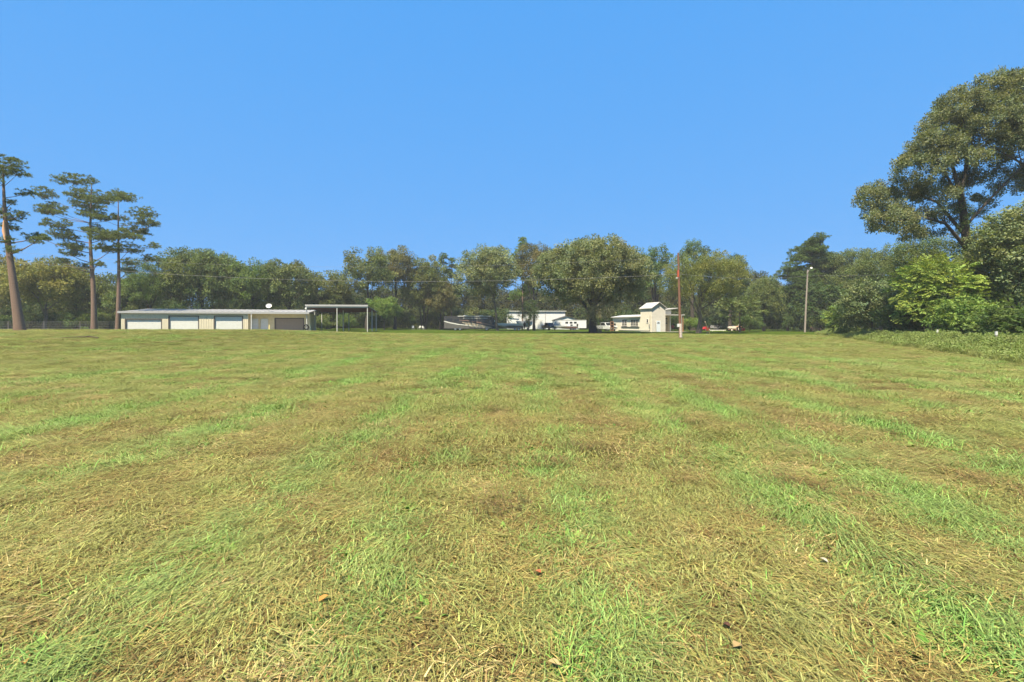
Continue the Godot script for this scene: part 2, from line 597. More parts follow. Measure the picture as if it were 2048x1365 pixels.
# px: bearing of the trunk; d: distance; top, bottom: rows of the crown's ends; half: half its width in columns
func tree(called: String, label: String, px: float, d: float, top: float, half: float, bottom: float, tone: String, o := {}) -> Node3D:
	var at := spot(px, d)
	var t := thing(called, label, o.get("category", "tree"), at, 0.0, o.get("group", ""))
	var shift: float = o.get("shift", 0.0) / FOCAL * d
	var yt := high(top, d) - at.y
	var yb := maxf(high(bottom, d) - at.y, 0.0)
	var rx := half / FOCAL * d
	var ry := (yt - yb) * 0.5
	var rz: float = minf(rx, ry * 1.3) * o.get("deep", 1.0)
	var c := Vector3(shift, (yt + yb) * 0.5, 0)
	var col: Color = TONES[tone]
	var buf := PackedFloat32Array()
	var size: float = o.get("size", clampf(rx * 0.25, 0.7, 1.5))
	var dens: float = o.get("dens", 1.1) / (size * size)
	var lobes: int = o.get("lobes", 9)
	var outward: bool = o.get("mesh", "broad") == "spray"
	var ends := []
	var big := Vector3(rx, ry, rz)
	for k in lobes:
		# lobes spread evenly over the crown, golden-angle spiral from the top down
		var f := (k + 0.5) / lobes
		var y := 1.0 - 1.72 * f
		var a := k * 2.39996 + rng.randf_range(-0.4, 0.4)
		var rr := sqrt(maxf(0.0, 1.0 - y * y))
		var w := rng.randf_range(0.36, 0.5)
		var p := c + Vector3(rr * cos(a), y, rr * sin(a)) * big * (1.0 - w) * rng.randf_range(0.92, 1.08)
		var lr := Vector3(rx, ry * lerpf(1.0, 0.72, absf(y)), rz) * w
		lr.y = minf(lr.y, maxf(lr.x, lr.z) * 1.15)
		var tint := rng.randf_range(0.86, 1.14)
		fill_lobe(buf, p, lr, dens, size, Color(col.r * tint * rng.randf_range(0.94, 1.08), col.g * tint, col.b * tint), outward, o.get("under", 0.35))
		if k % 2 == 0 or lobes < 8:
			ends.append(p)
	fill_lobe(buf, c, big * 0.66, dens * 0.55, size * 1.1, col * 0.95, outward, 0.6)
	var r: float = o.get("trunk", clampf(yt * 0.022, 0.08, 0.5))
	var bark: StandardMaterial3D = mats[o.get("bark", "bark")]
	part(t, "trunk", trunk_mesh(Vector3(0, -0.25, 0), Vector3(shift * 0.6, lerpf(yb, yt, 0.55), 0), r, ends, o.get("wob", 0.03)), bark)
	if o.has("stems"):
		for k in o.stems:
			var a: float = TAU * k / float(o.stems) + 0.4
			var st := MB.new()
			var e: Vector3 = c + Vector3(cos(a) * rx, ry * 0.1, sin(a) * rz) * 0.6
			st.tube([Vector3(cos(a), -0.5, sin(a)) * r * 1.6, Vector3(cos(a) * 0.5 * rx * 0.4, e.y * 0.5, sin(a) * rz * 0.2), e], [r * 0.8, r * 0.5, r * 0.2], 7)
			part(t, "stem", st, bark)
	scatter(t, "crown", clump[o.get("mesh", "broad")], mats["leaves"], buf)
	return t

func pine(label: String, px: float, d: float, top: float, half: float, low: float, r: float, lean_px: float, o := {}) -> Node3D:
	# a thin pine of the far wood: whorls of limbs that end in pads of needles
	var pads := []
	var count: int = o.get("limbs", 20)
	for k in count:
		var f := (k + rng.randf_range(0.1, 0.9)) / count
		var prof: float = (0.5 + 0.6 * sin(PI * clampf(f * 0.8 + 0.2, 0.0, 1.0))) * (1.0 - 0.6 * pow(f, 3.0))
		var w: float = half * rng.randf_range(0.3, 0.42) * (1.15 - 0.4 * f)
		var side: float = rng.randf_range(-1.0, 1.0)
		pads.append([px + lean_px * f + side * maxf(0.0, half * prof - w), lerpf(low, top + w * 0.5, f), w, w * rng.randf_range(0.4, 0.6)])
	return pad_pine(label, d, [[px, 662.0], [px + lean_px * 0.5, lerpf(662.0, top, 0.5)], [px + lean_px, top + 6.0]], r, pads, o)

func pad_pine(label: String, d: float, line: Array, r: float, pads: Array, o := {}) -> Node3D:
	# line: the trunk from foot to tip and pads: the clusters of needles, as columns and rows seen from the field
	var at := spot(line[0][0], d)
	var t := thing("pine_tree", label, "pine tree", at, 0.0, o.get("group", ""))
	var pts := []
	var rad := []
	for k in line.size():
		pts.append(Vector3((line[k][0] - MID) / FOCAL * d - at.x, high(line[k][1], d) - at.y, 0.0))
	pts[0].y = -0.3
	var curve := Curve3D.new()
	for k in pts.size():
		var tan_: Vector3 = (pts[mini(k + 1, pts.size() - 1)] - pts[maxi(k - 1, 0)]) * 0.16
		curve.add_point(pts[k], -tan_, tan_)
	var tall: float = curve.get_baked_length()
	var spine := []
	for k in 16:
		var f := k / 15.0
		spine.append(curve.sample_baked(f * tall))
		rad.append(r * 0.88 * (lerpf(1.0, 0.12, pow(f, 1.0)) + 0.25 * exp(-f * 24.0)))
	var mb := MB.new()
	mb.tube(spine, rad, 12)
	part(t, "trunk", mb, mats["pine bark"])
	var buf := PackedFloat32Array()
	var tone: Color = TONES[o.get("tone", "pine")]
	var tuft: float = o.get("tuft", 0.8)
	for q in pads:
		var c := Vector3((q[0] - MID) / FOCAL * d - at.x, high(q[1], d) - at.y, 0.0)
		var w: float = q[2] / FOCAL * d
		var h: float = q[3] / FOCAL * d
		# the limb leaves the trunk a little below its pad
		var best := 0
		for k in 16:
			if spine[k].y < c.y - h * 0.3 - 0.16 * absf(c.x - spine[k].x):
				best = k
		var from: Vector3 = spine[best]
		c.z = rng.randf_range(-1.0, 1.0) * maxf(0.6, minf(w * 1.6, 3.2))
		var rr: float = clampf(rad[best] * 0.3, 0.02, 0.11)
		var mid := from.lerp(c, 0.55) + Vector3(0, -0.06 * from.distance_to(c), 0)
		var lm := MB.new()
		lm.tube([from, mid, c + Vector3(0, -h * 0.3, 0)], [rr, rr * 0.7, rr * 0.35], 6, false)
		var n := int(clampf(w * h * 3.14 * 6.5 / (tuft * tuft), 10.0, 170.0))
		for k in n:
			var p := rand_dir() * pow(rng.randf(), 0.4)
			p = c + Vector3(p.x * w, p.y * h + absf(p.y) * h * 0.3 - 0.25 * h * p.x * p.x, p.z * minf(w, 2.2))
			if k % 3 == 0:
				lm.tube([c.lerp(mid, rng.randf_range(0.0, 0.35)) + Vector3(0, -h * 0.3, 0), p], [rr * 0.32, rr * 0.14], 4, false)
			var s := tuft * rng.randf_range(0.75, 1.25)
			var tt := rng.randf_range(0.72, 1.2)
			put(buf, (Basis(Vector3.UP, rng.randf() * TAU) * Basis(Vector3(1, 0, 0), rng.randfn(0, 0.3))).scaled_local(Vector3(s, s, s)), p, Color(tone.r * tt, tone.g * tt, tone.b * tt))
		part(t, "limb", lm, mats["pine bark"])
	scatter(t, "crown", clump["needles"], mats["leaves"], buf)
	return t

func shrub(label: String, px: float, d: float, top: float, half: float, tone: String, o := {}) -> Node3D:
	o.merge({"category": "shrub", "lobes": 6, "under": 0.6, "trunk": 0.06, "dens": 1.0})
	return tree(o.get("called", "shrub"), label, px, d, top, half, o.get("bottom", HORIZON + EYE * FOCAL / d + 2.0), tone, o)

# ------------------------------------------------------------------ buildings
func window_part(parent: Node3D, lo: Vector2, hi: Vector2, z: float, cols: int, rows: int, frame: Material, glass: Material, xf := Transform3D()) -> void:
	# a window in a wall that faces +z: frame, sill, panes behind muntins
	var f := MB.new()
	var t := 0.07
	f.box(Vector3(lo.x - t, lo.y - t, z + 0.005), Vector3(lo.x, hi.y + t, z + 0.06))
	f.box(Vector3(hi.x, lo.y - t, z + 0.005), Vector3(hi.x + t, hi.y + t, z + 0.06))
	f.box(Vector3(lo.x, hi.y, z + 0.005), Vector3(hi.x, hi.y + t, z + 0.058))
	f.box(Vector3(lo.x, lo.y - t, z + 0.005), Vector3(hi.x, lo.y, z + 0.075))
	for k in range(1, cols):
		var x := lerpf(lo.x, hi.x, k / float(cols))
		f.box(Vector3(x - 0.015, lo.y, z + 0.012), Vector3(x + 0.015, hi.y, z + 0.04))
	for k in range(1, rows):
		var y := lerpf(lo.y, hi.y, k / float(rows))
		f.box(Vector3(lo.x, y - 0.015, z + 0.012), Vector3(hi.x, y + 0.015, z + 0.038))
	var w := part(parent, "window", f, frame)
	w.transform = xf
	for i in cols:
		for j in rows:
			box_part(w, "pane", Vector3(lerpf(lo.x, hi.x, i / float(cols)) + 0.012, lerpf(lo.y, hi.y, j / float(rows)) + 0.012, z + 0.002), Vector3(lerpf(lo.x, hi.x, (i + 1) / float(cols)) - 0.012, lerpf(lo.y, hi.y, (j + 1) / float(rows)) - 0.012, z + 0.014), glass)

func rib_panel(x0: float, x1: float, y0: float, y1: float, z: float) -> MB:
	# a sheet of ribbed wall metal that faces +z
	var mb := MB.new()
	var pts := [Vector2(x0, 0.0)]
	var n := maxi(1, int(round((x1 - x0) / 0.3)))
	var w := (x1 - x0) / n
	for k in n:
		var a := x0 + k * w
		pts.append_array([Vector2(a + w * 0.62, 0.0), Vector2(a + w * 0.7, 0.035), Vector2(a + w * 0.86, 0.035), Vector2(a + w * 0.94, 0.0)])
	pts.append(Vector2(x1, 0.0))
	for k in pts.size() - 1:
		var p: Vector2 = pts[k]
		var q: Vector2 = pts[k + 1]
		mb.quad(Vector3(p.x, y0, z + p.y), Vector3(q.x, y0, z + q.y), Vector3(q.x, y1, z + q.y), Vector3(p.x, y1, z + p.y))
	return mb

func panel_run(parent: Node3D, x0: float, x1: float, y0: float, y1: float, z: float, m: Material) -> void:
	var n := maxi(1, int(round((x1 - x0) / 0.92)))
	for k in n:
		part(parent, "wall_panel", rib_panel(lerpf(x0, x1, k / float(n)), lerpf(x0, x1, (k + 1) / float(n)) - 0.004, y0, y1, z), m)

func roll_door(parent: Node3D, x0: float, x1: float, y1: float, z: float, m: Material, trim: Material, label: String) -> void:
	# curtain of curved slats set back in a dark jamb
	var mb := MB.new()
	var n := int(y1 / 0.13)
	for k in n:
		var a := y1 * k / n
		var b := y1 * (k + 1) / n
		var s := (b - a)
		mb.quad(Vector3(x0, a, z - 0.16), Vector3(x1, a, z - 0.16), Vector3(x1, a + s * 0.2, z - 0.135), Vector3(x0, a + s * 0.2, z - 0.135))
		mb.quad(Vector3(x0, a + s * 0.2, z - 0.135), Vector3(x1, a + s * 0.2, z - 0.135), Vector3(x1, a + s * 0.8, z - 0.135), Vector3(x0, a + s * 0.8, z - 0.135))
		mb.quad(Vector3(x0, a + s * 0.8, z - 0.135), Vector3(x1, a + s * 0.8, z - 0.135), Vector3(x1, b, z - 0.16), Vector3(x0, b, z - 0.16))
	var d := part(parent, "roll_up_door", mb, m, label)
	var f := MB.new()
	f.box(Vector3(x0 - 0.14, 0, z - 0.2), Vector3(x0, y1 + 0.14, z + 0.02))
	f.box(Vector3(x1, 0, z - 0.2), Vector3(x1 + 0.14, y1 + 0.14, z + 0.02))
	f.box(Vector3(x0, y1, z - 0.2), Vector3(x1, y1 + 0.14, z + 0.022))
	part(d, "door_frame", f, trim)
	box_part(d, "bottom_bar", Vector3(x0, 0.01, z - 0.13), Vector3(x1, 0.09, z - 0.1), trim)

func build_garage() -> void:
	var at := Vector3(-59.9, 0.3, -72.0)
	var t := thing("metal_garage", "long low cream metal garage with white roll up doors left of carport", "garage", at, atan2(7.0, 25.7))
	var cream: Material = mats["cream metal"]
	var white: Material = mats["white metal"]
	var dark := mat("dark trim", Color(0.05, 0.045, 0.04), 0.5)
	var top := 3.05
	var doors := [[0.62, 5.25, 1.95], [6.38, 10.32, 2.46], [12.68, 16.6, 2.48]]
	# front wall of the three bays, panels between and over the doors
	var xs := 0.0
	for d in doors:
		panel_run(t, xs, d[0] - 0.14, 0.0, top, 0.0, cream)
		panel_run(t, d[0] - 0.14, d[1] + 0.14, d[2] + 0.14, top, 0.0, cream)
		roll_door(t, d[0], d[1], d[2], 0.0, white, dark, "white roll up door")
		xs = d[1] + 0.14
	panel_run(t, xs, 17.5, 0.0, top, 0.0, cream)
	# recessed part under the overhang
	var zr := -1.5
	var tan_: Material = mats["tan metal"]
	box_part(t, "return_wall", Vector3(17.44, 0, zr), Vector3(17.5, top, -0.01), tan_)
	panel_run(t, 17.5, 21.1, 0.0, top, zr, tan_)
	panel_run(t, 21.1, 25.7, 2.3, top, zr, tan_)
	panel_run(t, 25.7, 26.6, 0.0, top, zr, tan_)
	roll_door(t, 21.24, 25.56, 2.16, zr, mats["brown door"], dark, "brown roll up door under the overhang")
	for d in [[17.62, 18.58], [19.1, 20.06]]:
		var dr := box_part(t, "entry_door", Vector3(d[0], 0.02, zr + 0.04), Vector3(d[1], 2.08, zr + 0.09), white, "white entry door")
		var fr := MB.new()
		fr.box(Vector3(d[0] - 0.07, 0.0, zr + 0.036), Vector3(d[0], 2.15, zr + 0.11))
		fr.box(Vector3(d[1], 0.0, zr + 0.036), Vector3(d[1] + 0.07, 2.15, zr + 0.11))
		fr.box(Vector3(d[0], 2.08, zr + 0.036), Vector3(d[1], 2.15, zr + 0.108))
		part(dr, "door_frame", fr, white)
		var kn := MB.new()
		kn.disc(Vector3(d[1] - 0.1, 1.0, zr + 0.13), Vector3(0, 0, 1), 0.035, 0.07, 10)
		part(dr, "door_knob", kn, mats["steel"])
	# other walls
	box_part(t, "end_wall", Vector3(-0.05, 0, -9.0), Vector3(-0.002, top, -0.002), mats["green trim"])
	box_part(t, "end_wall", Vector3(26.602, 0, -9.0), Vector3(26.66, top, zr), cream)
	box_part(t, "back_wall", Vector3(0, 0, -9.06), Vector3(26.6, top + 0.5, -9.002), cream)
	var ru := MB.new()
	var o := [Vector3(-0.35, top + 0.01, 0.35), Vector3(26.75, top + 0.01, 0.35), Vector3(26.75, top + 0.75, -9.3), Vector3(-0.35, top + 0.75, -9.3)]
	ru.hexa([o[3], o[2], o[2] + Vector3(0, 0.08, 0), o[3] + Vector3(0, 0.08, 0), o[0], o[1], o[1] + Vector3(0, 0.08, 0), o[0] + Vector3(0, 0.08, 0)])
	var roof := part(t, "roof", ru, mats["galvanised"])
	var k := 0.0
	while k < 27.0:
		var rb := MB.new()
		rb.hexa([Vector3(k - 0.34, top + 0.83, -9.3), Vector3(k - 0.29, top + 0.83, -9.3), Vector3(k - 0.29, top + 0.87, -9.3), Vector3(k - 0.34, top + 0.87, -9.3),
			Vector3(k - 0.34, top + 0.09, 0.35), Vector3(k - 0.29, top + 0.09, 0.35), Vector3(k - 0.29, top + 0.13, 0.35), Vector3(k - 0.34, top + 0.13, 0.35)])
		part(roof, "roof_rib", rb, mats["galvanised"])
		k += 0.9
	box_part(t, "fascia", Vector3(-0.35, top - 0.12, 0.352), Vector3(26.75, top + 0.2, 0.39), mats["galvanised"])
	box_part(t, "eave_strip", Vector3(-0.02, top - 0.1, 0.045), Vector3(17.5, top - 0.01, 0.1), dark)
	var dp := MB.new()
	dp.box(Vector3(17.96, 0.02, 0.26), Vector3(18.06, top - 0.1, 0.34))
	dp.box(Vector3(17.96, -0.02, 0.26), Vector3(18.06, 0.06, 0.52))
	part(t, "downspout", dp, white)
	var ap := MB.new()
	ap.box(Vector3(17.5, -0.25, zr), Vector3(27.2, 0.012, 2.2))
	part(t, "concrete_apron", ap, mats["concrete"])
	box_part(t, "floor_slab", Vector3(0.0, -0.25, -9.0), Vector3(26.6, -0.01, -1.51), mats["concrete"])
	# things by the garage
	var b := Basis(Vector3.UP, atan2(7.0, 25.7))
	var dish := thing("satellite_dish", "small white satellite dish on a mast above the garage roof", "satellite dish", at + b * Vector3(20.05, top + 0.3, -2.4), atan2(7.0, 25.7))
	var ds := MB.new()
	for i in 4:
		for j in 16:
			var q := []
			for e in [[i, j], [i + 1, j], [i + 1, j + 1], [i, j + 1]]:
				var rr: float = 0.46 * e[0] / 4.0
				var an: float = TAU * e[1] / 16.0
				q.append(Vector3(cos(an) * rr, 0.95 + sin(an) * rr * 0.8 + 0.25 * rr * rr, 0.05 + sin(an) * rr * -0.5 + 0.55 * rr * rr))
			ds.quad(q[0], q[1], q[2], q[3])
	part(dish, "reflector", ds, white)
	var mst := MB.new()
	mst.rod(Vector3(0, -0.12, 0), Vector3(0, 0.93, 0.03), 0.035)
	part(dish, "mast", mst, mats["galvanised"])
	var arm := MB.new()
	arm.tube([Vector3(0, 0.75, 0.06), Vector3(0, 0.8, 0.4), Vector3(0, 1.05, 0.55)], [0.02, 0.02, 0.02], 6)
	arm.disc(Vector3(0, 1.07, 0.55), Vector3(0, 0.4, -0.9).normalized(), 0.05, 0.12, 10)
	part(dish, "feed_arm", arm, white)
	var bol := thing("bollard", "yellow steel bollard on the concrete apron beside brown door", "bollard", at + b * Vector3(20.75, 0.012, 0.6))
	var bm := MB.new()
	bm.tube([Vector3(0, 0, 0), Vector3(0, 1.05, 0), Vector3(0, 1.12, 0), Vector3(0, 1.15, 0)], [0.085, 0.085, 0.06, 0.01], 12)
	part(bol, "post", bm, mat("yellow paint", Color(0.72, 0.6, 0.25), 0.6))
	var bs := MB.new()
	bs.disc(Vector3(0, 0.01, 0), Vector3.UP, 0.16, 0.02, 14)
	part(bol, "base_plate", bs, mats["concrete"])
	var bench := thing("step_box", "low dark step box by the white entry door", "step", at + b * Vector3(18.9, 0.012, -0.9), 0.27)
	box_part(bench, "tread", Vector3(-0.35, 0.2, -0.2), Vector3(0.35, 0.25, 0.2), mats["dark wood"])
	for s in [-0.28, 0.24]:
		box_part(bench, "leg", Vector3(s, 0, -0.18), Vector3(s + 0.05, 0.2, 0.18), mats["dark wood"])

func build_carport() -> void:
	var at := Vector3(-34.4, 0.3, -79.0)
	var t := thing("carport", "tall open carport with flat metal roof and slim posts beside garage", "carport", at, 0.12)
	var y := 4.15
	var w := 9.9
	var dp := 9.0
	var steel: Material = mats["painted steel"]
	var red: Material = mats["red oxide"]
	var rf := MB.new()
	rf.hexa([Vector3(-0.3, y - 0.55, -dp), Vector3(w, y - 0.55, -dp), Vector3(w, y - 0.5, -dp), Vector3(-0.3, y - 0.5, -dp), Vector3(-0.3, y + 0.2, 0.2), Vector3(w, y + 0.2, 0.2), Vector3(w, y + 0.25, 0.2), Vector3(-0.3, y + 0.25, 0.2)])
	part(t, "roof", rf, mats["galvanised"])
	box_part(t, "fascia", Vector3(-0.32, y + 0.08, 0.21), Vector3(w + 0.02, y + 0.38, 0.25), mats["galvanised"])
	box_part(t, "front_beam", Vector3(-0.25, y - 0.12, 0.0), Vector3(w, y + 0.06, 0.1), steel)
	for k in 7:
		var z := -1.2 - k * 1.25
		var yy := y + 0.17 + z * 0.08
		box_part(t, "purlin", Vector3(-0.25, yy - 0.16, z), Vector3(w - 0.05, yy - 0.02, z + 0.06), red)
	for x in [-0.1, 4.8, w - 0.1]:
		for z in [0.05, -4.4, -dp + 0.15]:
			var mb := MB.new()
			mb.box(Vector3(x - 0.06, -0.2, z - 0.06), Vector3(x + 0.06, y - 0.12 + (z - 0.05) * 0.08, z + 0.06))
			part(t, "post", mb, steel)
		if x != 4.8:
			var rr := MB.new()
			rr.hexa([Vector3(x - 0.05, y - 0.74, -dp), Vector3(x + 0.05, y - 0.74, -dp), Vector3(x + 0.05, y - 0.57, -dp), Vector3(x - 0.05, y - 0.57, -dp), Vector3(x - 0.05, y - 0.05, -0.02), Vector3(x + 0.05, y - 0.05, -0.02), Vector3(x + 0.05, y + 0.1, -0.02), Vector3(x - 0.05, y + 0.1, -0.02)])
			part(t, "rafter", rr, red)
	var b := Basis(Vector3.UP, 0.12)
	var lamp := thing("flood_light", "round white flood light at the top of carport corner post", "light", at + b * Vector3(-0.1, 3.75, 0.16))
	var lm := MB.new()
	lm.tube([Vector3(0, 0, 0), Vector3(0, 0.08, 0.1), Vector3(0, 0.12, 0.24), Vector3(0, 0.12, 0.34)], [0.05, 0.14, 0.19, 0.15], 12)
	part(lamp, "housing", lm, mats["white metal"])
	var lb := MB.new()
	lb.box(Vector3(-0.03, -0.06, -0.05), Vector3(0.03, 0.1, 0.08))
	part(lamp, "bracket", lb, mats["galvanised"])
	var hose := thing("coiled_hose", "coiled black hose hung low on the carport corner post", "hose", at + b * Vector3(-0.1, 0.0, 0.2))
	var hm := MB.new()
	for k in 5:
		hm.ring(Vector3(0, 0.72, 0.04 + k * 0.045), Vector3(0, 0, 1), 0.36 + 0.05 * (k % 3), 0.03, 22, 7)
	part(hose, "coil", hm, mats["rubber"])
	box_part(hose, "hanger", Vector3(-0.05, 1.0, -0.09), Vector3(0.05, 1.12, 0.28), mats["steel"])
	var hyd := thing("yard_hydrant", "green yard hydrant standing right of the coiled hose", "hydrant", at + b * Vector3(0.55, 0.05, 0.2))
	var hy := MB.new()
	hy.rod(Vector3(0, -0.2, 0), Vector3(0, 0.85, 0), 0.035)
	part(hyd, "pipe", hy, mats["green trim"])
	var hd := MB.new()
	hd.tube([Vector3(0.02, 0.8, 0), Vector3(-0.12, 0.95, 0), Vector3(-0.3, 0.95, 0)], [0.05, 0.04, 0.03], 8)
	part(hyd, "spout", hd, mats["green trim"])

func arch_light(parent: Node3D, x: float, y: float, z: float, r: float, m: Material) -> void:
	var mb := MB.new()
	var pts := PackedVector2Array()
	for k in 13:
		pts.append(Vector2(x + cos(PI * k / 12.0) * r, y + sin(PI * k / 12.0) * r * 0.75))
	mb.slab(pts, z, z + 0.02)
	part(parent, "fan_light", mb, m)

func build_house() -> void:
	var at := Vector3(27.4, 0.0, -92.0)
	var turn := 0.315
	var t := thing("cream_house", "small cream house with tall gabled block and low windowed wing", "house", at, turn)
	t.scale = Vector3.ONE * 1.08
	var cream: Material = mats["house cream"]
	var white: Material = mats["white trim"]
	var roofm: Material = mats["pale roof"]
	var glass: Material = mats["dark glass"]
	# tall gabled block: x 0..2.9, z 0..-3.6
	var gw := 2.9
	var eh := 4.3
	var fr := MB.new()
	fr.slab(PackedVector2Array([Vector2(0, -0.3), Vector2(gw, -0.3), Vector2(gw, eh), Vector2(gw * 0.5, eh + 0.95), Vector2(0, eh)]), -3.6, 0.0)
	part(t, "gable_block", fr, mats["house grey"])
	for s in [[Vector3(-0.25, eh - 0.06, 0.3), Vector3(gw * 0.5, eh + 1.05, 0.3)], [Vector3(gw * 0.5, eh + 1.05, 0.3), Vector3(gw + 0.25, eh - 0.06, 0.3)]]:
		var rf := MB.new()
		var a: Vector3 = s[0]
		var c: Vector3 = s[1]
		var back := Vector3(0, 0, -4.1)
		var up := Vector3(0, 0.1, 0)
		rf.hexa([a + back, c + back, c + back + up, a + back + up, a, c, c + up, a + up])
		part(t, "roof_slope", rf, roofm)
	var cd := box_part(t, "white_door", Vector3(0.95, 0.02, 0.005), Vector3(1.75, 2.02, 0.055), mats["door blue"], "pale blue front door")
	var cf := MB.new()
	cf.box(Vector3(0.86, 0, 0.004), Vector3(0.95, 2.12, 0.07))
	cf.box(Vector3(1.75, 0, 0.004), Vector3(1.84, 2.12, 0.07))
	cf.box(Vector3(0.95, 2.02, 0.004), Vector3(1.75, 2.12, 0.068))
	part(cd, "door_frame", cf, white)
	arch_light(cd, 1.35, 1.55, 0.056, 0.28, glass)
	var cl := MB.new()
	cl.disc(Vector3(gw * 0.5, eh + 0.25, 0.05), Vector3(0, 0, 1), 0.1, 0.1, 12)
	part(t, "gable_lamp", cl, mats["dark metal"])
	var rl := MB.new()
	rl.tube([Vector3(0.25, 0.02, 0.9), Vector3(0.75, 1.75, 0.06)], [0.02, 0.02], 6)
	part(t, "leaning_pole", rl, mats["dark wood"])
	# wing: along local -z; its long wall faces local -x
	var wh := 2.75
	var z0 := -3.6
	var z1 := -13.8
	box_part(t, "wing", Vector3(0.02, -0.3, z1), Vector3(4.6, wh, z0 - 0.002), cream)
	# the side of the gabled block wears the same cream paint
	box_part(t, "side_wall", Vector3(-0.02, -0.3, -3.598), Vector3(-0.002, eh - 0.05, -0.002), cream)
	var wr := MB.new()
	wr.hexa([Vector3(-0.4, wh + 0.0, z1 - 0.3), Vector3(2.3, wh + 0.42, z1 - 0.3), Vector3(2.3, wh + 0.54, z1 - 0.3), Vector3(-0.4, wh + 0.12, z1 - 0.3), Vector3(-0.4, wh + 0.0, z0), Vector3(2.3, wh + 0.42, z0), Vector3(2.3, wh + 0.54, z0), Vector3(-0.4, wh + 0.12, z0)])
	part(t, "wing_roof", wr, roofm)
	var wr2 := MB.new()
	wr2.hexa([Vector3(2.302, wh + 0.42, z1 - 0.3), Vector3(5.0, wh, z1 - 0.3), Vector3(5.0, wh + 0.12, z1 - 0.3), Vector3(2.302, wh + 0.54, z1 - 0.3), Vector3(2.302, wh + 0.42, z0), Vector3(5.0, wh, z0), Vector3(5.0, wh + 0.12, z0), Vector3(2.302, wh + 0.54, z0)])
	part(t, "wing_roof", wr2, roofm)
	# windows of the long wall are built in a frame that faces +z and turned
	var xf := Transform3D(Basis(Vector3.UP, -PI / 2), Vector3.ZERO)
	# in this frame +z points to house -x and +x to house +z
	for w in [[-5.2, -4.42], [-6.06, -5.28], [-6.92, -6.14], [-9.2, -8.4], [-10.1, -9.3]]:
		window_part(t, Vector2(w[0], 1.1), Vector2(w[1], 2.25), -0.018, 2, 3, white, glass, xf)
	window_part(t, Vector2(-1.55, 1.75), Vector2(-1.05, 2.3), 0.022, 1, 2, white, glass, xf)
	box_part(t, "window_ledge", Vector3(-10.4, 0.78, -0.018), Vector3(-4.0, 0.9, 0.1), mats["dark trim"]).transform = xf
	box_part(t, "base_strip", Vector3(-11.5, 0.18, -0.018), Vector3(-0.7, 0.26, 0.07), mats["grey paint"]).transform = xf
	var cp := MB.new()
	cp.tube([Vector3(-0.72, 0.22, 0.08), Vector3(-0.5, 0.4, 0.08), Vector3(-0.45, 3.0, 0.08)], [0.04, 0.04, 0.04], 6)
	part(t, "conduit", cp, mats["grey paint"]).transform = xf
	box_part(t, "meter_box", Vector3(-0.75, 0.95, 0.022), Vector3(-0.5, 1.4, 0.17), mats["grey paint"]).transform = xf
	# entry block and porch to the right
	var zb := -1.3
	box_part(t, "entry_wall", Vector3(2.902, -0.3, zb - 3.0), Vector3(4.75, 3.0, zb), mats["house tan"])
	box_part(t, "upper_wall", Vector3(2.902, 3.3, zb - 3.0), Vector3(5.1, 4.0, zb + 0.02), mats["house grey"])
	var er := MB.new()
	er.hexa([Vector3(2.91, 3.95, zb - 3.2), Vector3(6.3, 4.35, zb - 3.2), Vector3(6.3, 4.47, zb - 3.2), Vector3(2.91, 4.07, zb - 3.2), Vector3(2.91, 3.95, zb + 0.4), Vector3(6.3, 4.35, zb + 0.4), Vector3(6.3, 4.47, zb + 0.4), Vector3(2.91, 4.07, zb + 0.4)])
	part(t, "entry_roof", er, roofm)
	box_part(t, "porch_roof", Vector3(2.905, 3.04, -4.5), Vector3(6.9, 3.2, 0.35), roofm)
	box_part(t, "corner_trim", Vector3(4.752, -0.1, zb - 0.2), Vector3(4.95, 3.03, zb + 0.1), white)
	for x in [6.6]:
		for z in [0.15, -4.2]:
			box_part(t, "porch_post", Vector3(x - 0.07, -0.2, z - 0.07), Vector3(x + 0.07, 3.035, z + 0.07), mats["porch wood"])
	var ed := box_part(t, "entry_door", Vector3(3.5, 0.02, zb + 0.005), Vector3(4.35, 2.05, zb + 0.055), mats["tan door"], "tan wooden entry door")
	arch_light(ed, 3.92, 1.5, zb + 0.056, 0.3, glass)
	arch_light(t, 3.92, 2.3, zb + 0.01, 0.42, mats["dark wood"])
	box_part(t, "porch_slab", Vector3(2.905, -0.3, -4.4), Vector3(7.0, 0.015, 1.2), mats["concrete"])
	# things on and by the porch
	var b := Basis(Vector3.UP, turn)
	var gr := thing("barbecue_grill", "round dark red barbecue grill under the porch roof", "grill", at + b * Vector3(6.1, 0.02, -1.75), turn)
	var gb := MB.new()
	gb.tube([Vector3(0, 0.75, 0), Vector3(0, 0.82, 0), Vector3(0, 1.0, 0), Vector3(0, 1.2, 0), Vector3(0, 1.32, 0), Vector3(0, 1.36, 0)], [0.12, 0.3, 0.4, 0.36, 0.18, 0.02], 16)
	part(gr, "kettle", gb, mat("grill red", Color(0.16, 0.03, 0.03), 0.4))
	for k in 3:
		var lg := MB.new()
		lg.rod(Vector3(cos(k * 2.09) * 0.15, 0.8, sin(k * 2.09) * 0.15), Vector3(cos(k * 2.09) * 0.34, -0.02, sin(k * 2.09) * 0.34), 0.02, 6)
		part(gr, "leg", lg, mats["steel"])

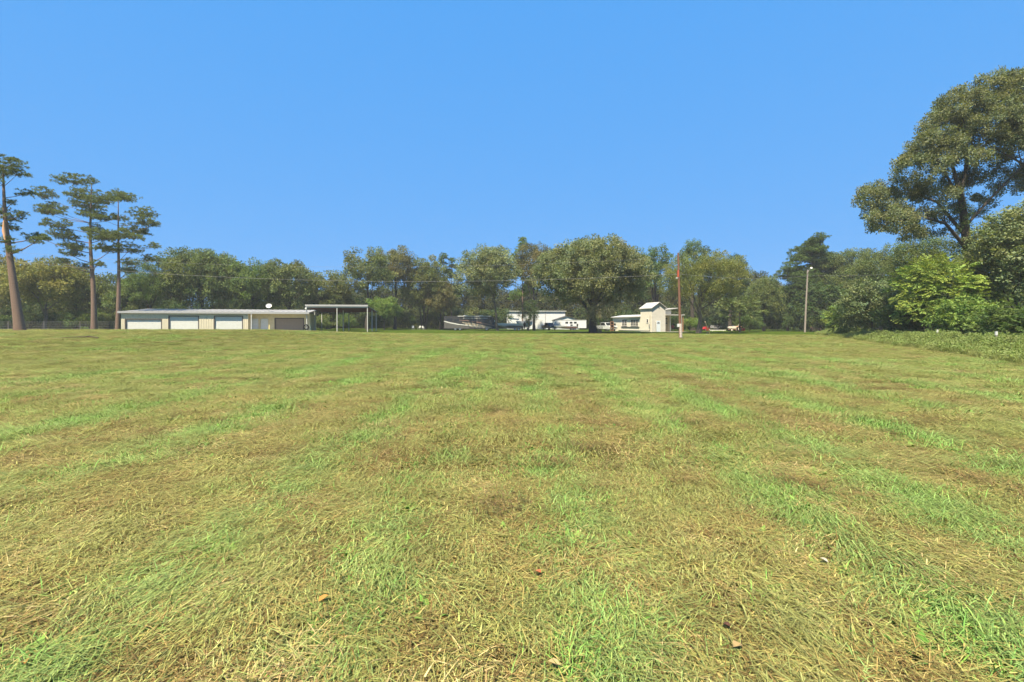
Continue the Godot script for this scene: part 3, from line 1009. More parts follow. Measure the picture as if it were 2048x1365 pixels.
func build_white_barn() -> void:
	# the long white metal building behind the vehicles
	var t := thing("white_metal_building", "tall white metal building behind the trees and trailer", "building", Vector3(-1.5, 0.0, -142.0), 0.0)
	var m: Material = mats["bluish white"]
	panel_run(t, 0.0, 17.5, 0.0, 5.3, 0.0, m)
	box_part(t, "side_wall", Vector3(17.502, 0, -12.0), Vector3(17.56, 5.3, 0.0), m)
	box_part(t, "side_wall", Vector3(-0.06, 0, -12.0), Vector3(-0.002, 5.3, 0.0), m)
	box_part(t, "roof", Vector3(-0.4, 5.32, -12.3), Vector3(17.9, 5.5, 0.4), mats["white metal"])
	for x in [6.5, 11.5]:
		box_part(t, "downspout", Vector3(x, 0, 0.04), Vector3(x + 0.12, 5.3, 0.14), mats["grey paint"])
	var d := MB.new()
	d.box(Vector3(8.2, 0.0, 0.045), Vector3(10.6, 3.0, 0.1))
	part(t, "sliding_door", d, mats["white metal"])
	var s := thing("white_shed", "low white shed with gabled roof behind white trailer", "shed", spot(1128, 134), 0.1)
	var sb := MB.new()
	sb.slab(PackedVector2Array([Vector2(-2.6, -0.2), Vector2(4.5, -0.2), Vector2(4.5, 2.6), Vector2(0.9, 3.7), Vector2(-2.6, 2.6)]), -4.0, 0.0)
	part(s, "walls", sb, m)
	for q in [[Vector3(-2.9, 2.55, 0.3), Vector3(0.9, 3.75, 0.3)], [Vector3(0.9, 3.75, 0.3), Vector3(4.8, 2.55, 0.3)]]:
		var rf := MB.new()
		var a: Vector3 = q[0]
		var c: Vector3 = q[1]
		var back := Vector3(0, 0, -4.6)
		var up := Vector3(0, 0.1, 0)
		rf.hexa([a + back, c + back, c + back + up, a + back + up, a, c, c + up, a + up])
		part(s, "roof_slope", rf, mats["dark roof"])

# ------------------------------------------------------------------ vehicles
func wheel(parent: Node3D, at: Vector3, r: float, w: float, rim: Material) -> void:
	var tm := MB.new()
	tm.ring(at, Vector3(0, 0, 1), r - w * 0.42, w * 0.42, 22, 8)
	var t := part(parent, "wheel", tm, mats["rubber"])
	var rm := MB.new()
	rm.disc(at, Vector3(0, 0, 1), r * 0.62, w * 0.6, 16)
	rm.disc(at, Vector3(0, 0, 1), r * 0.2, w * 0.72, 10)
	part(t, "rim", rm, rim)

func flat(parent: Node3D, called: String, pts: Array, z0: float, z1: float, m: Material, label := "") -> MeshInstance3D:
	var mb := MB.new()
	mb.slab(PackedVector2Array(pts), z0, z1)
	return part(parent, called, mb, m, label)

func build_motorhome() -> void:
	var d := 111.0
	var t := thing("motorhome", "long dark motorhome with tan and white swooshes parked under trees", "motorhome", spot(940, d), 0.03)
	var z := 1.25
	var dark := mat("motorhome charcoal", Color(0.02, 0.02, 0.023), 0.5)
	var tanm := mat("motorhome tan", Color(0.33, 0.28, 0.2), 0.3)
	var silver := mat("motorhome silver", Color(0.085, 0.082, 0.075), 0.3)
	var white: Material = mats["white metal"]
	var glass: Material = mats["dark glass"]
	flat(t, "body", [Vector2(-6.0, 0.5), Vector2(5.55, 0.42), Vector2(5.95, 0.75), Vector2(6.0, 1.5), Vector2(5.9, 2.3), Vector2(5.55, 2.95), Vector2(4.9, 3.35), Vector2(-5.85, 3.4), Vector2(-6.0, 3.2)], -z, z, dark)
	flat(t, "lower_panel", [Vector2(-5.95, 0.52), Vector2(5.45, 0.44), Vector2(5.2, 0.95), Vector2(2.0, 1.0), Vector2(-1.5, 1.3), Vector2(-4.0, 1.75), Vector2(-5.95, 1.95)], z + 0.002, z + 0.012, silver)
	flat(t, "tan_swoosh", [Vector2(-1.9, 2.0), Vector2(0.3, 1.85), Vector2(2.6, 1.35), Vector2(5.2, 0.75), Vector2(4.4, 0.6), Vector2(1.0, 0.72), Vector2(-0.7, 1.2)], z + 0.014, z + 0.02, tanm)
	flat(t, "white_stripe", [Vector2(-5.98, 2.3), Vector2(-4.6, 1.95), Vector2(-2.6, 1.55), Vector2(0.2, 1.2), Vector2(3.2, 0.9), Vector2(0.2, 1.08), Vector2(-2.8, 1.38), Vector2(-4.8, 1.76), Vector2(-5.98, 2.1)], z + 0.022, z + 0.03, white)
	flat(t, "brown_stripe", [Vector2(-3.4, 2.45), Vector2(-0.5, 2.25), Vector2(2.4, 1.75), Vector2(5.7, 1.05), Vector2(5.7, 1.3), Vector2(2.4, 1.95), Vector2(-0.5, 2.42)], z + 0.022, z + 0.03, mat("motorhome brown", Color(0.2, 0.12, 0.09), 0.35))
	box_part(t, "awning", Vector3(-2.8, 3.3, z), Vector3(5.0, 3.44, z + 0.12), white)
	box_part(t, "slide_trim", Vector3(-1.6, 2.86, z + 0.002), Vector3(4.2, 2.95, z + 0.04), white)
	for w in [[-5.4, -4.2], [-3.6, -2.5], [0.2, 1.5], [2.2, 3.5]]:
		box_part(t, "window", Vector3(w[0], 2.2, z + 0.004), Vector3(w[1], 2.8, z + 0.034), glass)
	box_part(t, "cab_window", Vector3(4.5, 1.75, z + 0.004), Vector3(5.4, 2.6, z + 0.034), glass)
	var wsh := MB.new()
	wsh.hexa([Vector3(5.98, 1.55, -1.1), Vector3(6.03, 1.55, -1.1), Vector3(5.7, 2.85, -1.1), Vector3(5.62, 2.85, -1.1), Vector3(5.98, 1.55, 1.1), Vector3(6.03, 1.55, 1.1), Vector3(5.7, 2.85, 1.1), Vector3(5.62, 2.85, 1.1)])
	part(t, "windscreen", wsh, glass)
	box_part(t, "mirror", Vector3(5.75, 2.0, z + 0.1), Vector3(5.9, 2.5, z + 0.32), white)
	for x in [-3.35, -2.3]:
		wheel(t, Vector3(x, 0.48, z - 0.12), 0.5, 0.3, mats["chrome"])
	wheel(t, Vector3(4.0, 0.48, z - 0.12), 0.5, 0.3, mats["chrome"])
	for x in [-3.35, -2.3, 4.0]:
		wheel(t, Vector3(x, 0.48, -z + 0.12), 0.5, 0.3, mats["chrome"])
	for x in [-1.5, 2.2]:
		box_part(t, "roof_unit", Vector3(x, 3.4, -0.5), Vector3(x + 0.9, 3.62, 0.5), white)

func hull_mesh(l: float, w: float, h: float, keel: float) -> MB:
	# bow at -x; stations of a v-bottomed hull
	var mb := MB.new()
	var st := []
	for k in 9:
		var f := k / 8.0
		var half := w * 0.5 * pow(sin(PI * 0.5 * minf(1.0, f * 1.5 + 0.02)), 0.8)
		var x := -l * 0.5 + l * f
		var yk := keel + (h * 0.75) * pow(1.0 - minf(1.0, f * 1.8), 2.0)
		var yt := keel + h + 0.12 * (1.0 - f)
		st.append([Vector3(x, yk, 0), Vector3(x, lerpf(yk, yt, 0.42), half * 0.86), Vector3(x, yt, half)])
	for k in 8:
		var a: Array = st[k]
		var b: Array = st[k + 1]
		for s in [1.0, -1.0]:
			var m := Vector3(1, 1, s)
			for j in 2:
				mb.quad(a[j] * m, b[j] * m, b[j + 1] * m, a[j + 1] * m)
			mb.quad(a[2] * m, b[2] * m, b[2] * Vector3(1, 1, 0), a[2] * Vector3(1, 1, 0))
	var e: Array = st[8]
	for s in [1.0, -1.0]:
		var m := Vector3(1, 1, s)
		mb.quad(e[0], e[1] * m, e[2] * m, e[2] * Vector3(1, 1, 0))
	return mb

func build_boats() -> void:
	var t := thing("ski_boat", "white ski boat with teal bimini top on trailer beside motorhome", "boat", spot(1020, 110.0), 0.0)
	part(t, "hull", hull_mesh(6.2, 2.3, 1.15, 0.5), mats["gelcoat"])
	for s in [[0.95, 0.12, "dark metal"], [1.18, 0.05, "grey paint"]]:
		flat(t, "hull_stripe", [Vector2(-1.6, s[0] + 0.16), Vector2(3.05, s[0] - 0.04), Vector2(3.05, s[0] + s[1]), Vector2(-0.4, s[0] + s[1] + 0.12)], 1.152, 1.16, mats[s[2]])
	flat(t, "lower_stripe", [Vector2(-1.4, 0.86), Vector2(3.05, 0.62), Vector2(3.05, 0.9), Vector2(-0.6, 1.0)], 1.1, 1.148, mats["dark metal"])
	var ws := MB.new()
	ws.hexa([Vector3(-0.2, 1.62, -0.9), Vector3(-0.1, 1.62, -0.9), Vector3(0.4, 2.1, -0.8), Vector3(0.34, 2.1, -0.8), Vector3(-0.2, 1.62, 0.9), Vector3(-0.1, 1.62, 0.9), Vector3(0.4, 2.1, 0.8), Vector3(0.34, 2.1, 0.8)])
	part(t, "windscreen", ws, mats["dark glass"])
	var top := MB.new()
	for k in 6:
		var a := -1.0 + k / 3.0
		var b := -1.0 + (k + 1) / 3.0
		top.hexa([Vector3(-0.1, 2.62 + 0.22 * (1 - a * a), a), Vector3(2.1, 2.52 + 0.22 * (1 - a * a), a), Vector3(2.1, 2.57 + 0.22 * (1 - a * a), a), Vector3(-0.1, 2.67 + 0.22 * (1 - a * a), a),
			Vector3(-0.1, 2.62 + 0.22 * (1 - b * b), b), Vector3(2.1, 2.52 + 0.22 * (1 - b * b), b), Vector3(2.1, 2.57 + 0.22 * (1 - b * b), b), Vector3(-0.1, 2.67 + 0.22 * (1 - b * b), b)])
	part(t, "bimini_top", top, mat("teal canvas", Color(0.02, 0.28, 0.24), 0.8))
	for s in [1.0, -1.0]:
		var fr := MB.new()
		fr.tube([Vector3(0.8, 1.6, s * 1.0), Vector3(0.0, 2.62, s * 0.98)], [0.025, 0.025], 6)
		fr.tube([Vector3(0.8, 1.6, s * 1.0), Vector3(1.9, 2.52, s * 0.98)], [0.025, 0.025], 6)
		part(t, "bimini_frame", fr, mats["chrome"])
	var mo := MB.new()
	mo.tube([Vector3(3.45, 0.35, 0), Vector3(3.4, 0.9, 0), Vector3(3.4, 1.25, 0), Vector3(3.42, 1.75, 0), Vector3(3.42, 1.95, 0)], [0.08, 0.14, 0.3, 0.3, 0.12], 10)
	part(t, "outboard_motor", mo, mats["dark metal"])
	var tr := thing("boat_trailer", "twin axle trailer carrying the white ski boat", "trailer", spot(1020, 110.0), 0.0)
	for s in [0.55, -0.55]:
		box_part(tr, "rail", Vector3(-3.9, 0.42, s - 0.05), Vector3(2.8, 0.52, s + 0.05), mats["steel"])
	box_part(tr, "tongue", Vector3(-4.6, 0.42, -0.06), Vector3(-3.7, 0.53, 0.06), mats["steel"])
	for x in [1.2, 2.0]:
		wheel(tr, Vector3(x, 0.33, 1.12), 0.34, 0.22, mats["chrome"])
		wheel(tr, Vector3(x, 0.33, -1.12), 0.34, 0.22, mats["chrome"])
	box_part(tr, "fender", Vector3(0.75, 0.7, 1.0), Vector3(2.45, 0.76, 1.28), mats["white metal"])
	# a second, round-sterned white boat behind it, seen beside the dark cedar
	var p2 := thing("covered_boat", "white boat bow rising behind the outboard motor and cedar", "boat", spot(1046, 121.0), 0.9)
	part(p2, "hull", hull_mesh(5.4, 2.2, 1.5, 0.7), mats["gelcoat"])
	for s in [0.8, -0.8]:
		wheel(p2, Vector3(0.9, 0.33, s), 0.34, 0.22, mats["steel"])
	box_part(p2, "cradle", Vector3(-2.4, 0.5, -0.6), Vector3(2.4, 0.62, 0.6), mats["steel"])
	# low bass boat in front of the white trailer
	var bb := thing("bass_boat", "low white and brown bass boat on trailer before white trailer", "boat", spot(1131, 117.0), 0.0)
	part(bb, "hull", hull_mesh(5.6, 2.1, 0.62, 0.42), mats["gelcoat"])
	flat(bb, "hull_stripe", [Vector2(-2.2, 0.86), Vector2(0.9, 0.62), Vector2(2.75, 0.6), Vector2(2.75, 0.8), Vector2(0.6, 0.86)], 1.052, 1.062, mat("boat maroon", Color(0.11, 0.04, 0.035), 0.35))
	box_part(bb, "console", Vector3(0.5, 1.0, 0.1), Vector3(1.0, 1.5, 0.7), mats["gelcoat"])
	box_part(bb, "seat", Vector3(1.3, 1.0, -0.7), Vector3(1.7, 1.45, 0.7), mats["dark metal"])
	var om := MB.new()
	om.tube([Vector3(2.95, 0.4, 0), Vector3(2.95, 0.9, 0), Vector3(3.0, 1.45, 0), Vector3(3.0, 1.6, 0)], [0.07, 0.2, 0.22, 0.08], 10)
	part(bb, "outboard_motor", om, mats["dark metal"])
	for x in [1.5, 2.2]:
		wheel(bb, Vector3(x, 0.3, 1.02), 0.31, 0.2, mats["chrome"])
		wheel(bb, Vector3(x, 0.3, -1.02), 0.31, 0.2, mats["chrome"])
	for s in [0.4, -0.4]:
		box_part(bb, "trailer_rail", Vector3(-3.2, 0.34, s - 0.05), Vector3(2.5, 0.42, s + 0.05), mats["steel"])

func build_trailer() -> void:
	var t := thing("travel_trailer", "long white trailer with three dark windows behind bass boat", "trailer", spot(1137, 125.0), -0.05)
	var m: Material = mats["bluish white"]
	flat(t, "body", [Vector2(-3.9, 0.5), Vector2(4.6, 0.45), Vector2(4.6, 2.5), Vector2(-3.2, 2.55), Vector2(-3.9, 1.9)], -1.15, 1.15, m)
	for x in [-0.9, 0.25, 1.35]:
		box_part(t, "window", Vector3(x, 1.65, 1.152), Vector3(x + 0.72, 2.12, 1.18), mats["dark glass"])
	box_part(t, "door", Vector3(-2.6, 0.6, 1.152), Vector3(-2.0, 2.3, 1.185), mats["white metal"])
	box_part(t, "roof_edge", Vector3(-3.3, 2.5, 1.1), Vector3(4.65, 2.6, 1.2), mats["white metal"])
	for x in [0.8, 1.7]:
		wheel(t, Vector3(x, 0.36, 1.05), 0.37, 0.24, mats["chrome"])
		wheel(t, Vector3(x, 0.36, -1.05), 0.37, 0.24, mats["chrome"])
	box_part(t, "hitch", Vector3(-5.0, 0.45, -0.08), Vector3(-3.85, 0.56, 0.08), mats["steel"])

func truck(called: String, label: String, at: Vector3, turn: float, paint: Material, open_door := false) -> void:
	# a pickup, its nose towards +x
	var t := thing(called, label, "pickup truck", at, turn)
	var z := 0.95
	flat(t, "body", [Vector2(-2.8, 0.5), Vector2(2.7, 0.45), Vector2(2.75, 0.95), Vector2(2.6, 1.12), Vector2(1.2, 1.2), Vector2(-2.8, 1.2)], -z, z, paint)
	flat(t, "cab", [Vector2(1.3, 1.202), Vector2(0.6, 1.85), Vector2(-0.9, 1.88), Vector2(-1.15, 1.202)], -z + 0.1, z - 0.1, paint)
	var w := MB.new()
	w.hexa([Vector3(1.27, 1.25, -0.75), Vector3(1.31, 1.25, -0.75), Vector3(0.68, 1.82, -0.7), Vector3(0.64, 1.82, -0.7), Vector3(1.27, 1.25, 0.75), Vector3(1.31, 1.25, 0.75), Vector3(0.68, 1.82, 0.7), Vector3(0.64, 1.82, 0.7)])
	part(t, "windscreen", w, mats["dark glass"])
	for s in [1.0, -1.0]:
		flat(t, "side_window", [Vector2(1.02, 1.25), Vector2(0.55, 1.78), Vector2(-0.8, 1.8), Vector2(-0.95, 1.25)], s * (z - 0.1) - 0.01, s * (z - 0.1) + 0.02, mats["dark glass"])
		var hl := MB.new()
		hl.box(Vector3(2.66, 0.78, s * 0.72 - 0.16), Vector3(2.78, 0.96, s * 0.72 + 0.16))
		part(t, "headlight", hl, mats["chrome"])
		for x in [-1.7, 1.75]:
			wheel(t, Vector3(x, 0.38, s * (z - 0.1)), 0.4, 0.26, mats["chrome"])
		box_part(t, "mirror", Vector3(0.9, 1.25, s * (z + 0.1) - 0.08), Vector3(1.0, 1.45, s * (z + 0.1) + 0.08), mats["dark metal"])
	box_part(t, "grille", Vector3(2.72, 0.72, -0.52), Vector3(2.79, 0.98, 0.52), mats["dark metal"])
	box_part(t, "bumper", Vector3(2.7, 0.42, -0.92), Vector3(2.86, 0.66, 0.92), mats["chrome"])
	if open_door:
		var d := MB.new()
		var base := Vector3(1.0, 0.5, -z)
		var dir := Vector3(-0.25, 0, -0.97)
		d.hexa([base, base + dir * 1.1, base + dir * 1.1 + Vector3(0, 1.25, 0.1), base + Vector3(-0.1, 1.3, 0), base + Vector3(0.07, 0, 0), base + dir * 1.1 + Vector3(0.07, 0, 0), base + dir * 1.1 + Vector3(0.07, 1.25, 0.1), base + Vector3(-0.03, 1.3, 0)])
		var dd := part(t, "open_door", d, paint)
		var g := MB.new()
		var q := base + Vector3(0.075, 0.75, 0) + dir * 0.2
		g.hexa([q, q + dir * 0.75, q + dir * 0.75 + Vector3(-0.02, 0.42, 0), q + Vector3(-0.02, 0.45, 0), q + Vector3(0.02, 0, 0), q + dir * 0.75 + Vector3(0.02, 0, 0), q + dir * 0.75 + Vector3(0.0, 0.42, 0), q + Vector3(0.0, 0.45, 0)])
		part(dd, "door_window", g, mats["dark glass"])

func build_tractor() -> void:
	var t := thing("tractor", "faded orange and white tractor with red bucket on the lawn", "tractor", spot(1470, 98.0), 0.15)
	var orange := mat("faded orange", Color(0.55, 0.3, 0.2), 0.6)
	var pale := mat("pale cream", Color(0.62, 0.55, 0.45), 0.6)
	flat(t, "hood", [Vector2(-1.45, 0.62), Vector2(0.2, 0.6), Vector2(0.2, 1.1), Vector2(-1.2, 1.0), Vector2(-1.5, 0.85)], -0.3, 0.3, pale)
	box_part(t, "chassis", Vector3(-1.4, 0.4, -0.22), Vector3(1.2, 0.6, 0.22), orange)
	for s in [1.0, -1.0]:
		wheel(t, Vector3(0.6, 0.52, s * 0.55), 0.53, 0.3, pale)
		wheel(t, Vector3(-1.05, 0.33, s * 0.48), 0.34, 0.2, pale)
		var fn := MB.new()
		fn.slab(PackedVector2Array([Vector2(0.0, 0.95), Vector2(0.3, 1.12), Vector2(0.9, 1.12), Vector2(1.2, 0.9), Vector2(1.2, 0.84), Vector2(0.88, 1.06), Vector2(0.32, 1.06), Vector2(0.04, 0.9)]), s * 0.55 - 0.16, s * 0.55 + 0.16)
		part(t, "fender", fn, orange)
	flat(t, "seat", [Vector2(0.45, 0.95), Vector2(0.85, 0.95), Vector2(0.98, 1.5), Vector2(0.88, 1.52), Vector2(0.76, 1.06), Vector2(0.45, 1.05)], -0.22, 0.22, pale)
	var sw := MB.new()
	sw.tube([Vector3(0.1, 1.05, 0), Vector3(0.22, 1.42, 0)], [0.03, 0.03], 6)
	sw.ring(Vector3(0.23, 1.45, 0), Vector3(-0.4, 0.9, 0).normalized(), 0.17, 0.02, 14, 6)
	part(t, "steering_wheel", sw, mats["dark metal"])
	flat(t, "bucket", [Vector2(1.3, 0.12), Vector2(1.85, 0.15), Vector2(1.75, 0.75), Vector2(1.65, 0.75), Vector2(1.6, 0.3), Vector2(1.3, 0.25)], -0.7, 0.7, mat("bucket red", Color(0.5, 0.06, 0.03), 0.55))
	box_part(t, "loader_arm", Vector3(0.9, 0.5, 0.3), Vector3(1.65, 0.6, 0.38), orange)
	var m := thing("riding_mower", "small red riding mower behind the guyed tree trunk", "mower", spot(1413, 106.0), 0.4)
	var red := mat("mower red", Color(0.4, 0.03, 0.03), 0.4)
	flat(m, "hood", [Vector2(-0.9, 0.4), Vector2(-0.1, 0.4), Vector2(-0.05, 0.95), Vector2(-0.75, 0.85)], -0.28, 0.28, red)
	box_part(m, "deck", Vector3(-0.5, 0.12, -0.55), Vector3(0.4, 0.3, 0.55), red)
	flat(m, "seat", [Vector2(0.2, 0.7), Vector2(0.6, 0.7), Vector2(0.7, 1.15), Vector2(0.6, 1.18), Vector2(0.5, 0.8), Vector2(0.2, 0.8)], -0.22, 0.22, mats["dark metal"])
	box_part(m, "rear_body", Vector3(-0.05, 0.35, -0.3), Vector3(0.7, 0.68, 0.3), red)
	for s in [0.42, -0.42]:
		wheel(m, Vector3(0.45, 0.28, s), 0.3, 0.22, mats["white metal"])
		wheel(m, Vector3(-0.65, 0.2, s), 0.21, 0.16, mats["white metal"])

# ------------------------------------------------------------------ poles, wires, fence, small things
func wire(label: String, a: Vector3, b: Vector3, sag: float, group: String, r := 0.013) -> void:
	var mb := MB.new()
	var pts := []
	var rad := []
	for k in 25:
		var f := k / 24.0
		pts.append(a.lerp(b, f) - Vector3(0, sag * 4.0 * f * (1.0 - f), 0))
		rad.append(r)
	mb.tube(pts, rad, 5)
	var o := part(self, numbered("overhead_wire"), mb, mats["cable"])
	tag(o, label, "wire", group)

func build_poles() -> void:
	var a := spot(1361, 52.0)
	var t := thing("utility_pole", "rusty brown utility pole with peeling white base before the house", "utility pole", a)
	var top := Vector3(-0.24, 9.45, 0)
	var mb := MB.new()
	mb.tube([Vector3(0, -0.4, 0), Vector3(-0.04, 1.7, 0), Vector3(-0.1, 4.0, 0), top], [0.16, 0.15, 0.135, 0.1], 12)
	part(t, "shaft", mb, mats["rust pole"])
	var wb := MB.new()
	for k in 9:
		var y0 := 0.1 + k * 0.17
		var w0 := rng.randf_range(0.4, 1.0)
		wb.tube([Vector3(-0.002 * k, y0, 0.012), Vector3(-0.002 * k - 0.003, y0 + 0.16, 0.012)], [0.158, 0.156], 10, false)
	part(t, "white_wrap", wb, mats["white peel"])
	box_part(t, "meter", Vector3(-0.36, 1.25, -0.06), Vector3(-0.14, 1.6, 0.16), mats["white metal"])
	box_part(t, "orange_box", Vector3(-0.36, 6.75, -0.05), Vector3(-0.22, 7.5, 0.18), mat("orange sign", Color(0.36, 0.07, 0.03), 0.6))
	box_part(t, "insulator", Vector3(-0.5, 6.62, 0.0), Vector3(-0.2, 6.72, 0.1), mats["white metal"])
	var cd := MB.new()
	cd.tube([Vector3(0.17, 0.0, 0.05), Vector3(0.12, 2.6, 0.05)], [0.03, 0.03], 6)
	part(t, "conduit", cd, mats["grey paint"])
	var g0 := spot(1421, 66.0)
	var guy := thing("guy_wire", "slanting guy wire with pale guard running down from brown pole", "guy wire", g0)
	var hi := a + top * 0.985 - g0
	var gm := MB.new()
	gm.tube([Vector3(0, -0.1, 0), hi], [0.02, 0.02], 5)
	part(guy, "cable", gm, mats["cable"])
	var gg := MB.new()
	gg.tube([Vector3(0, -0.05, 0), hi * 0.2], [0.055, 0.055], 8)
	part(guy, "guard", gg, mat("guy guard", Color(0.66, 0.52, 0.33), 0.6))
	var c := spot(1610, 88.0)
	var t2 := thing("utility_pole", "pale grey wooden utility pole with lamp arm by the woods", "utility pole", c)
	var top2 := Vector3(0.55, 11.7, 0)
	var m2 := MB.new()
	m2.tube([Vector3(0, -0.4, 0), Vector3(0.2, 4.5, 0), Vector3(0.4, 8.5, 0), top2], [0.17, 0.155, 0.14, 0.12], 12)
	part(t2, "shaft", m2, mats["grey wood"])
	var lm := MB.new()
	lm.tube([top2 + Vector3(0, -0.4, 0), top2 + Vector3(0.1, 0.1, 0.5), top2 + Vector3(-0.1, 0.25, 1.1)], [0.035, 0.035, 0.035], 6)
	lm.tube([top2 + Vector3(-0.1, 0.28, 1.0), top2 + Vector3(-0.12, 0.2, 1.25), top2 + Vector3(-0.12, 0.02, 1.3)], [0.1, 0.2, 0.16], 10)
	part(t2, "yard_lamp", lm, mats["white metal"])
	var xa := MB.new()
	xa.tube([top2 + Vector3(-0.25, -0.75, 0.15), top2 + Vector3(0.5, 0.35, 0.15)], [0.05, 0.05], 6)
	part(t2, "brace", xa, mats["grey wood"])
	var grp := "overhead wires between the poles"
	var left := spot(-160.0, 60.0)
	wire("lower overhead wire sagging from brown pole across the garage", left + Vector3(0, 10.2, 0), a + Vector3(-0.2, 7.1, 0), 2.1, grp)
	wire("upper overhead wire crossing the oak crowns left of brown pole", left + Vector3(0, 11.2, 0), a + Vector3(-0.22, 9.0, 0), 2.0, grp, 0.008)
	wire("overhead wire strung between the brown and grey poles", a + Vector3(-0.2, 7.1, 0), c + Vector3(0.5, 10.6, 0), 0.5, grp)
	wire("overhead wire running right from grey pole before the woods", c + Vector3(0.5, 10.6, 0), Vector3(66.0, 8.9, -48.0), 0.7, grp)
	wire("short overhead wire passing the leaning oak at upper right", Vector3(42.0, 10.7, -50.0), Vector3(49.0, 10.6, -38.0), 0.2, grp)

func build_small() -> void:
	# barbed wire fence along the left wood
	var f := thing("wire_fence", "four strand wire fence with thin posts along the left woods", "fence", Vector3.ZERO)
	var a := Vector3(-104.0, 0.25, -80.0)
	var b := Vector3(-60.5, 0.25, -79.0)
	for k in 8:
		var p := a.lerp(b, k / 7.0)
		var mb := MB.new()
		mb.tube([p + Vector3(0, -0.3, 0), p + Vector3(0, 1.75, 0)], [0.045, 0.04], 6)
		part(f, "post", mb, mats["grey wood"])
	for y in [0.6, 0.95, 1.3, 1.65]:
		var mb := MB.new()
		mb.tube([a + Vector3(0, y, 0.05), b + Vector3(0, y, 0.05)], [0.012, 0.012], 5)
		part(f, "strand", mb, mats["galvanised"])
	# fence posts in the weeds at the right
	for q in [[1875.0, 34.5, "white tipped fence post in the weeds below lime green tree"], [1993.0, 27.0, "white tipped fence post in the weeds near the right edge"]]:
		var at := spot(q[0], q[1])
		var o := thing("fence_post", q[2], "fence post", at, 0.0, "white tipped fence posts in the weeds")
		var mb := MB.new()
		mb.box(Vector3(-0.025, -0.2, -0.025), Vector3(0.025, 0.95, 0.025))
		mb.box(Vector3(-0.05, -0.2, 0.026), Vector3(0.05, 0.95, 0.034))
		part(o, "post", mb, mats["grey wood"])
		box_part(o, "white_tip", Vector3(-0.05, 0.951, -0.03), Vector3(0.05, 1.16, 0.045), mats["white metal"])
	# lawn chairs under the oaks
	var spots := [[826.0, 112.0, 0.3], [838.0, 115.0, -0.5], [847.0, 113.0, 0.9]]
	var lab := ["white lawn chair under the trees, leftmost of three", "white lawn chair under the trees, middle of three", "white lawn chair under the trees, nearest the motorhome"]
	for k in 3:
		var c := thing("lawn_chair", lab[k], "chair", spot(spots[k][0], spots[k][1]), spots[k][2], "white lawn chairs under the trees")
		box_part(c, "seat", Vector3(-0.25, 0.38, -0.25), Vector3(0.25, 0.42, 0.25), mats["white metal"])
		var bk := MB.new()
		bk.hexa([Vector3(-0.25, 0.42, -0.26), Vector3(0.25, 0.42, -0.26), Vector3(0.25, 0.9, -0.42), Vector3(-0.25, 0.9, -0.42), Vector3(-0.25, 0.42, -0.22), Vector3(0.25, 0.42, -0.22), Vector3(0.25, 0.92, -0.38), Vector3(-0.25, 0.92, -0.38)])
		part(c, "backrest", bk, mats["white metal"])
		for x in [-0.22, 0.22]:
			for z in [-0.22, 0.22]:
				box_part(c, "leg", Vector3(x - 0.02, -0.02, z - 0.02), Vector3(x + 0.02, 0.38, z + 0.02), mats["white metal"])
			box_part(c, "armrest", Vector3(x - 0.03, 0.6, -0.25), Vector3(x + 0.03, 0.63, 0.24), mats["white metal"])
	# wooden shelf rack at the house wall
	var r := thing("wooden_rack", "brown wooden shelf rack between white truck and house", "rack", spot(1224.5, 100.0), 0.2)
	for x in [-0.32, 0.28]:
		box_part(r, "upright", Vector3(x, -0.05, -0.25), Vector3(x + 0.06, 2.15, 0.0), mats["porch wood"])
	for y in [0.15, 0.75, 1.35, 1.95]:
		box_part(r, "shelf", Vector3(-0.34, y, -0.27), Vector3(0.36, y + 0.12, 0.02), mats["porch wood"])
	box_part(r, "back_board", Vector3(-0.34, 0.0, -0.3), Vector3(0.36, 2.1, -0.272), mats["dark wood"])
	# white beam on the ground left of the tractor
	var wb := thing("white_beam", "long white beam lying on the grass left of the tractor", "beam", spot(1436, 103.0), 0.0)
	box_part(wb, "beam", Vector3(-1.75, 0.12, -0.08), Vector3(1.75, 0.26, 0.08), mats["white trim"])
	for x in [-1.2, 1.2]:
		box_part(wb, "block", Vector3(x - 0.1, -0.05, -0.12), Vector3(x + 0.1, 0.119, 0.12), mats["concrete"])
	# water tap on a pad by the guy wire
	var tp := thing("water_tap", "small dark water tap on a concrete pad beside guy wire", "tap", spot(1415, 68.0), 0.0)
	box_part(tp, "pad", Vector3(-0.35, -0.1, -0.3), Vector3(0.45, 0.06, 0.3), mats["concrete"])
	var pm := MB.new()
	pm.tube([Vector3(-0.05, 0.0, 0), Vector3(-0.05, 0.4, 0), Vector3(-0.02, 0.5, 0)], [0.06, 0.07, 0.05], 8)
	part(tp, "riser", pm, mats["dark metal"])
	var sp := MB.new()
	sp.tube([Vector3(-0.03, 0.45, 0), Vector3(0.12, 0.47, 0.05), Vector3(0.15, 0.36, 0.06)], [0.035, 0.035, 0.03], 6)
	part(tp, "spout", sp, mats["dark metal"])
	# picnic table in the shade under the right trees
	var pt := thing("picnic_table", "dark wooden picnic table in the shade right of grey pole", "table", spot(1632, 90.0), 0.2)
	for k in 4:
		box_part(pt, "plank", Vector3(-1.0, 0.72, -0.4 + k * 0.2), Vector3(1.0, 0.76, -0.22 + k * 0.2), mats["dark wood"])
	for z in [-0.75, 0.57]:
		box_part(pt, "seat_plank", Vector3(-1.0, 0.42, z), Vector3(1.0, 0.46, z + 0.2), mats["dark wood"])
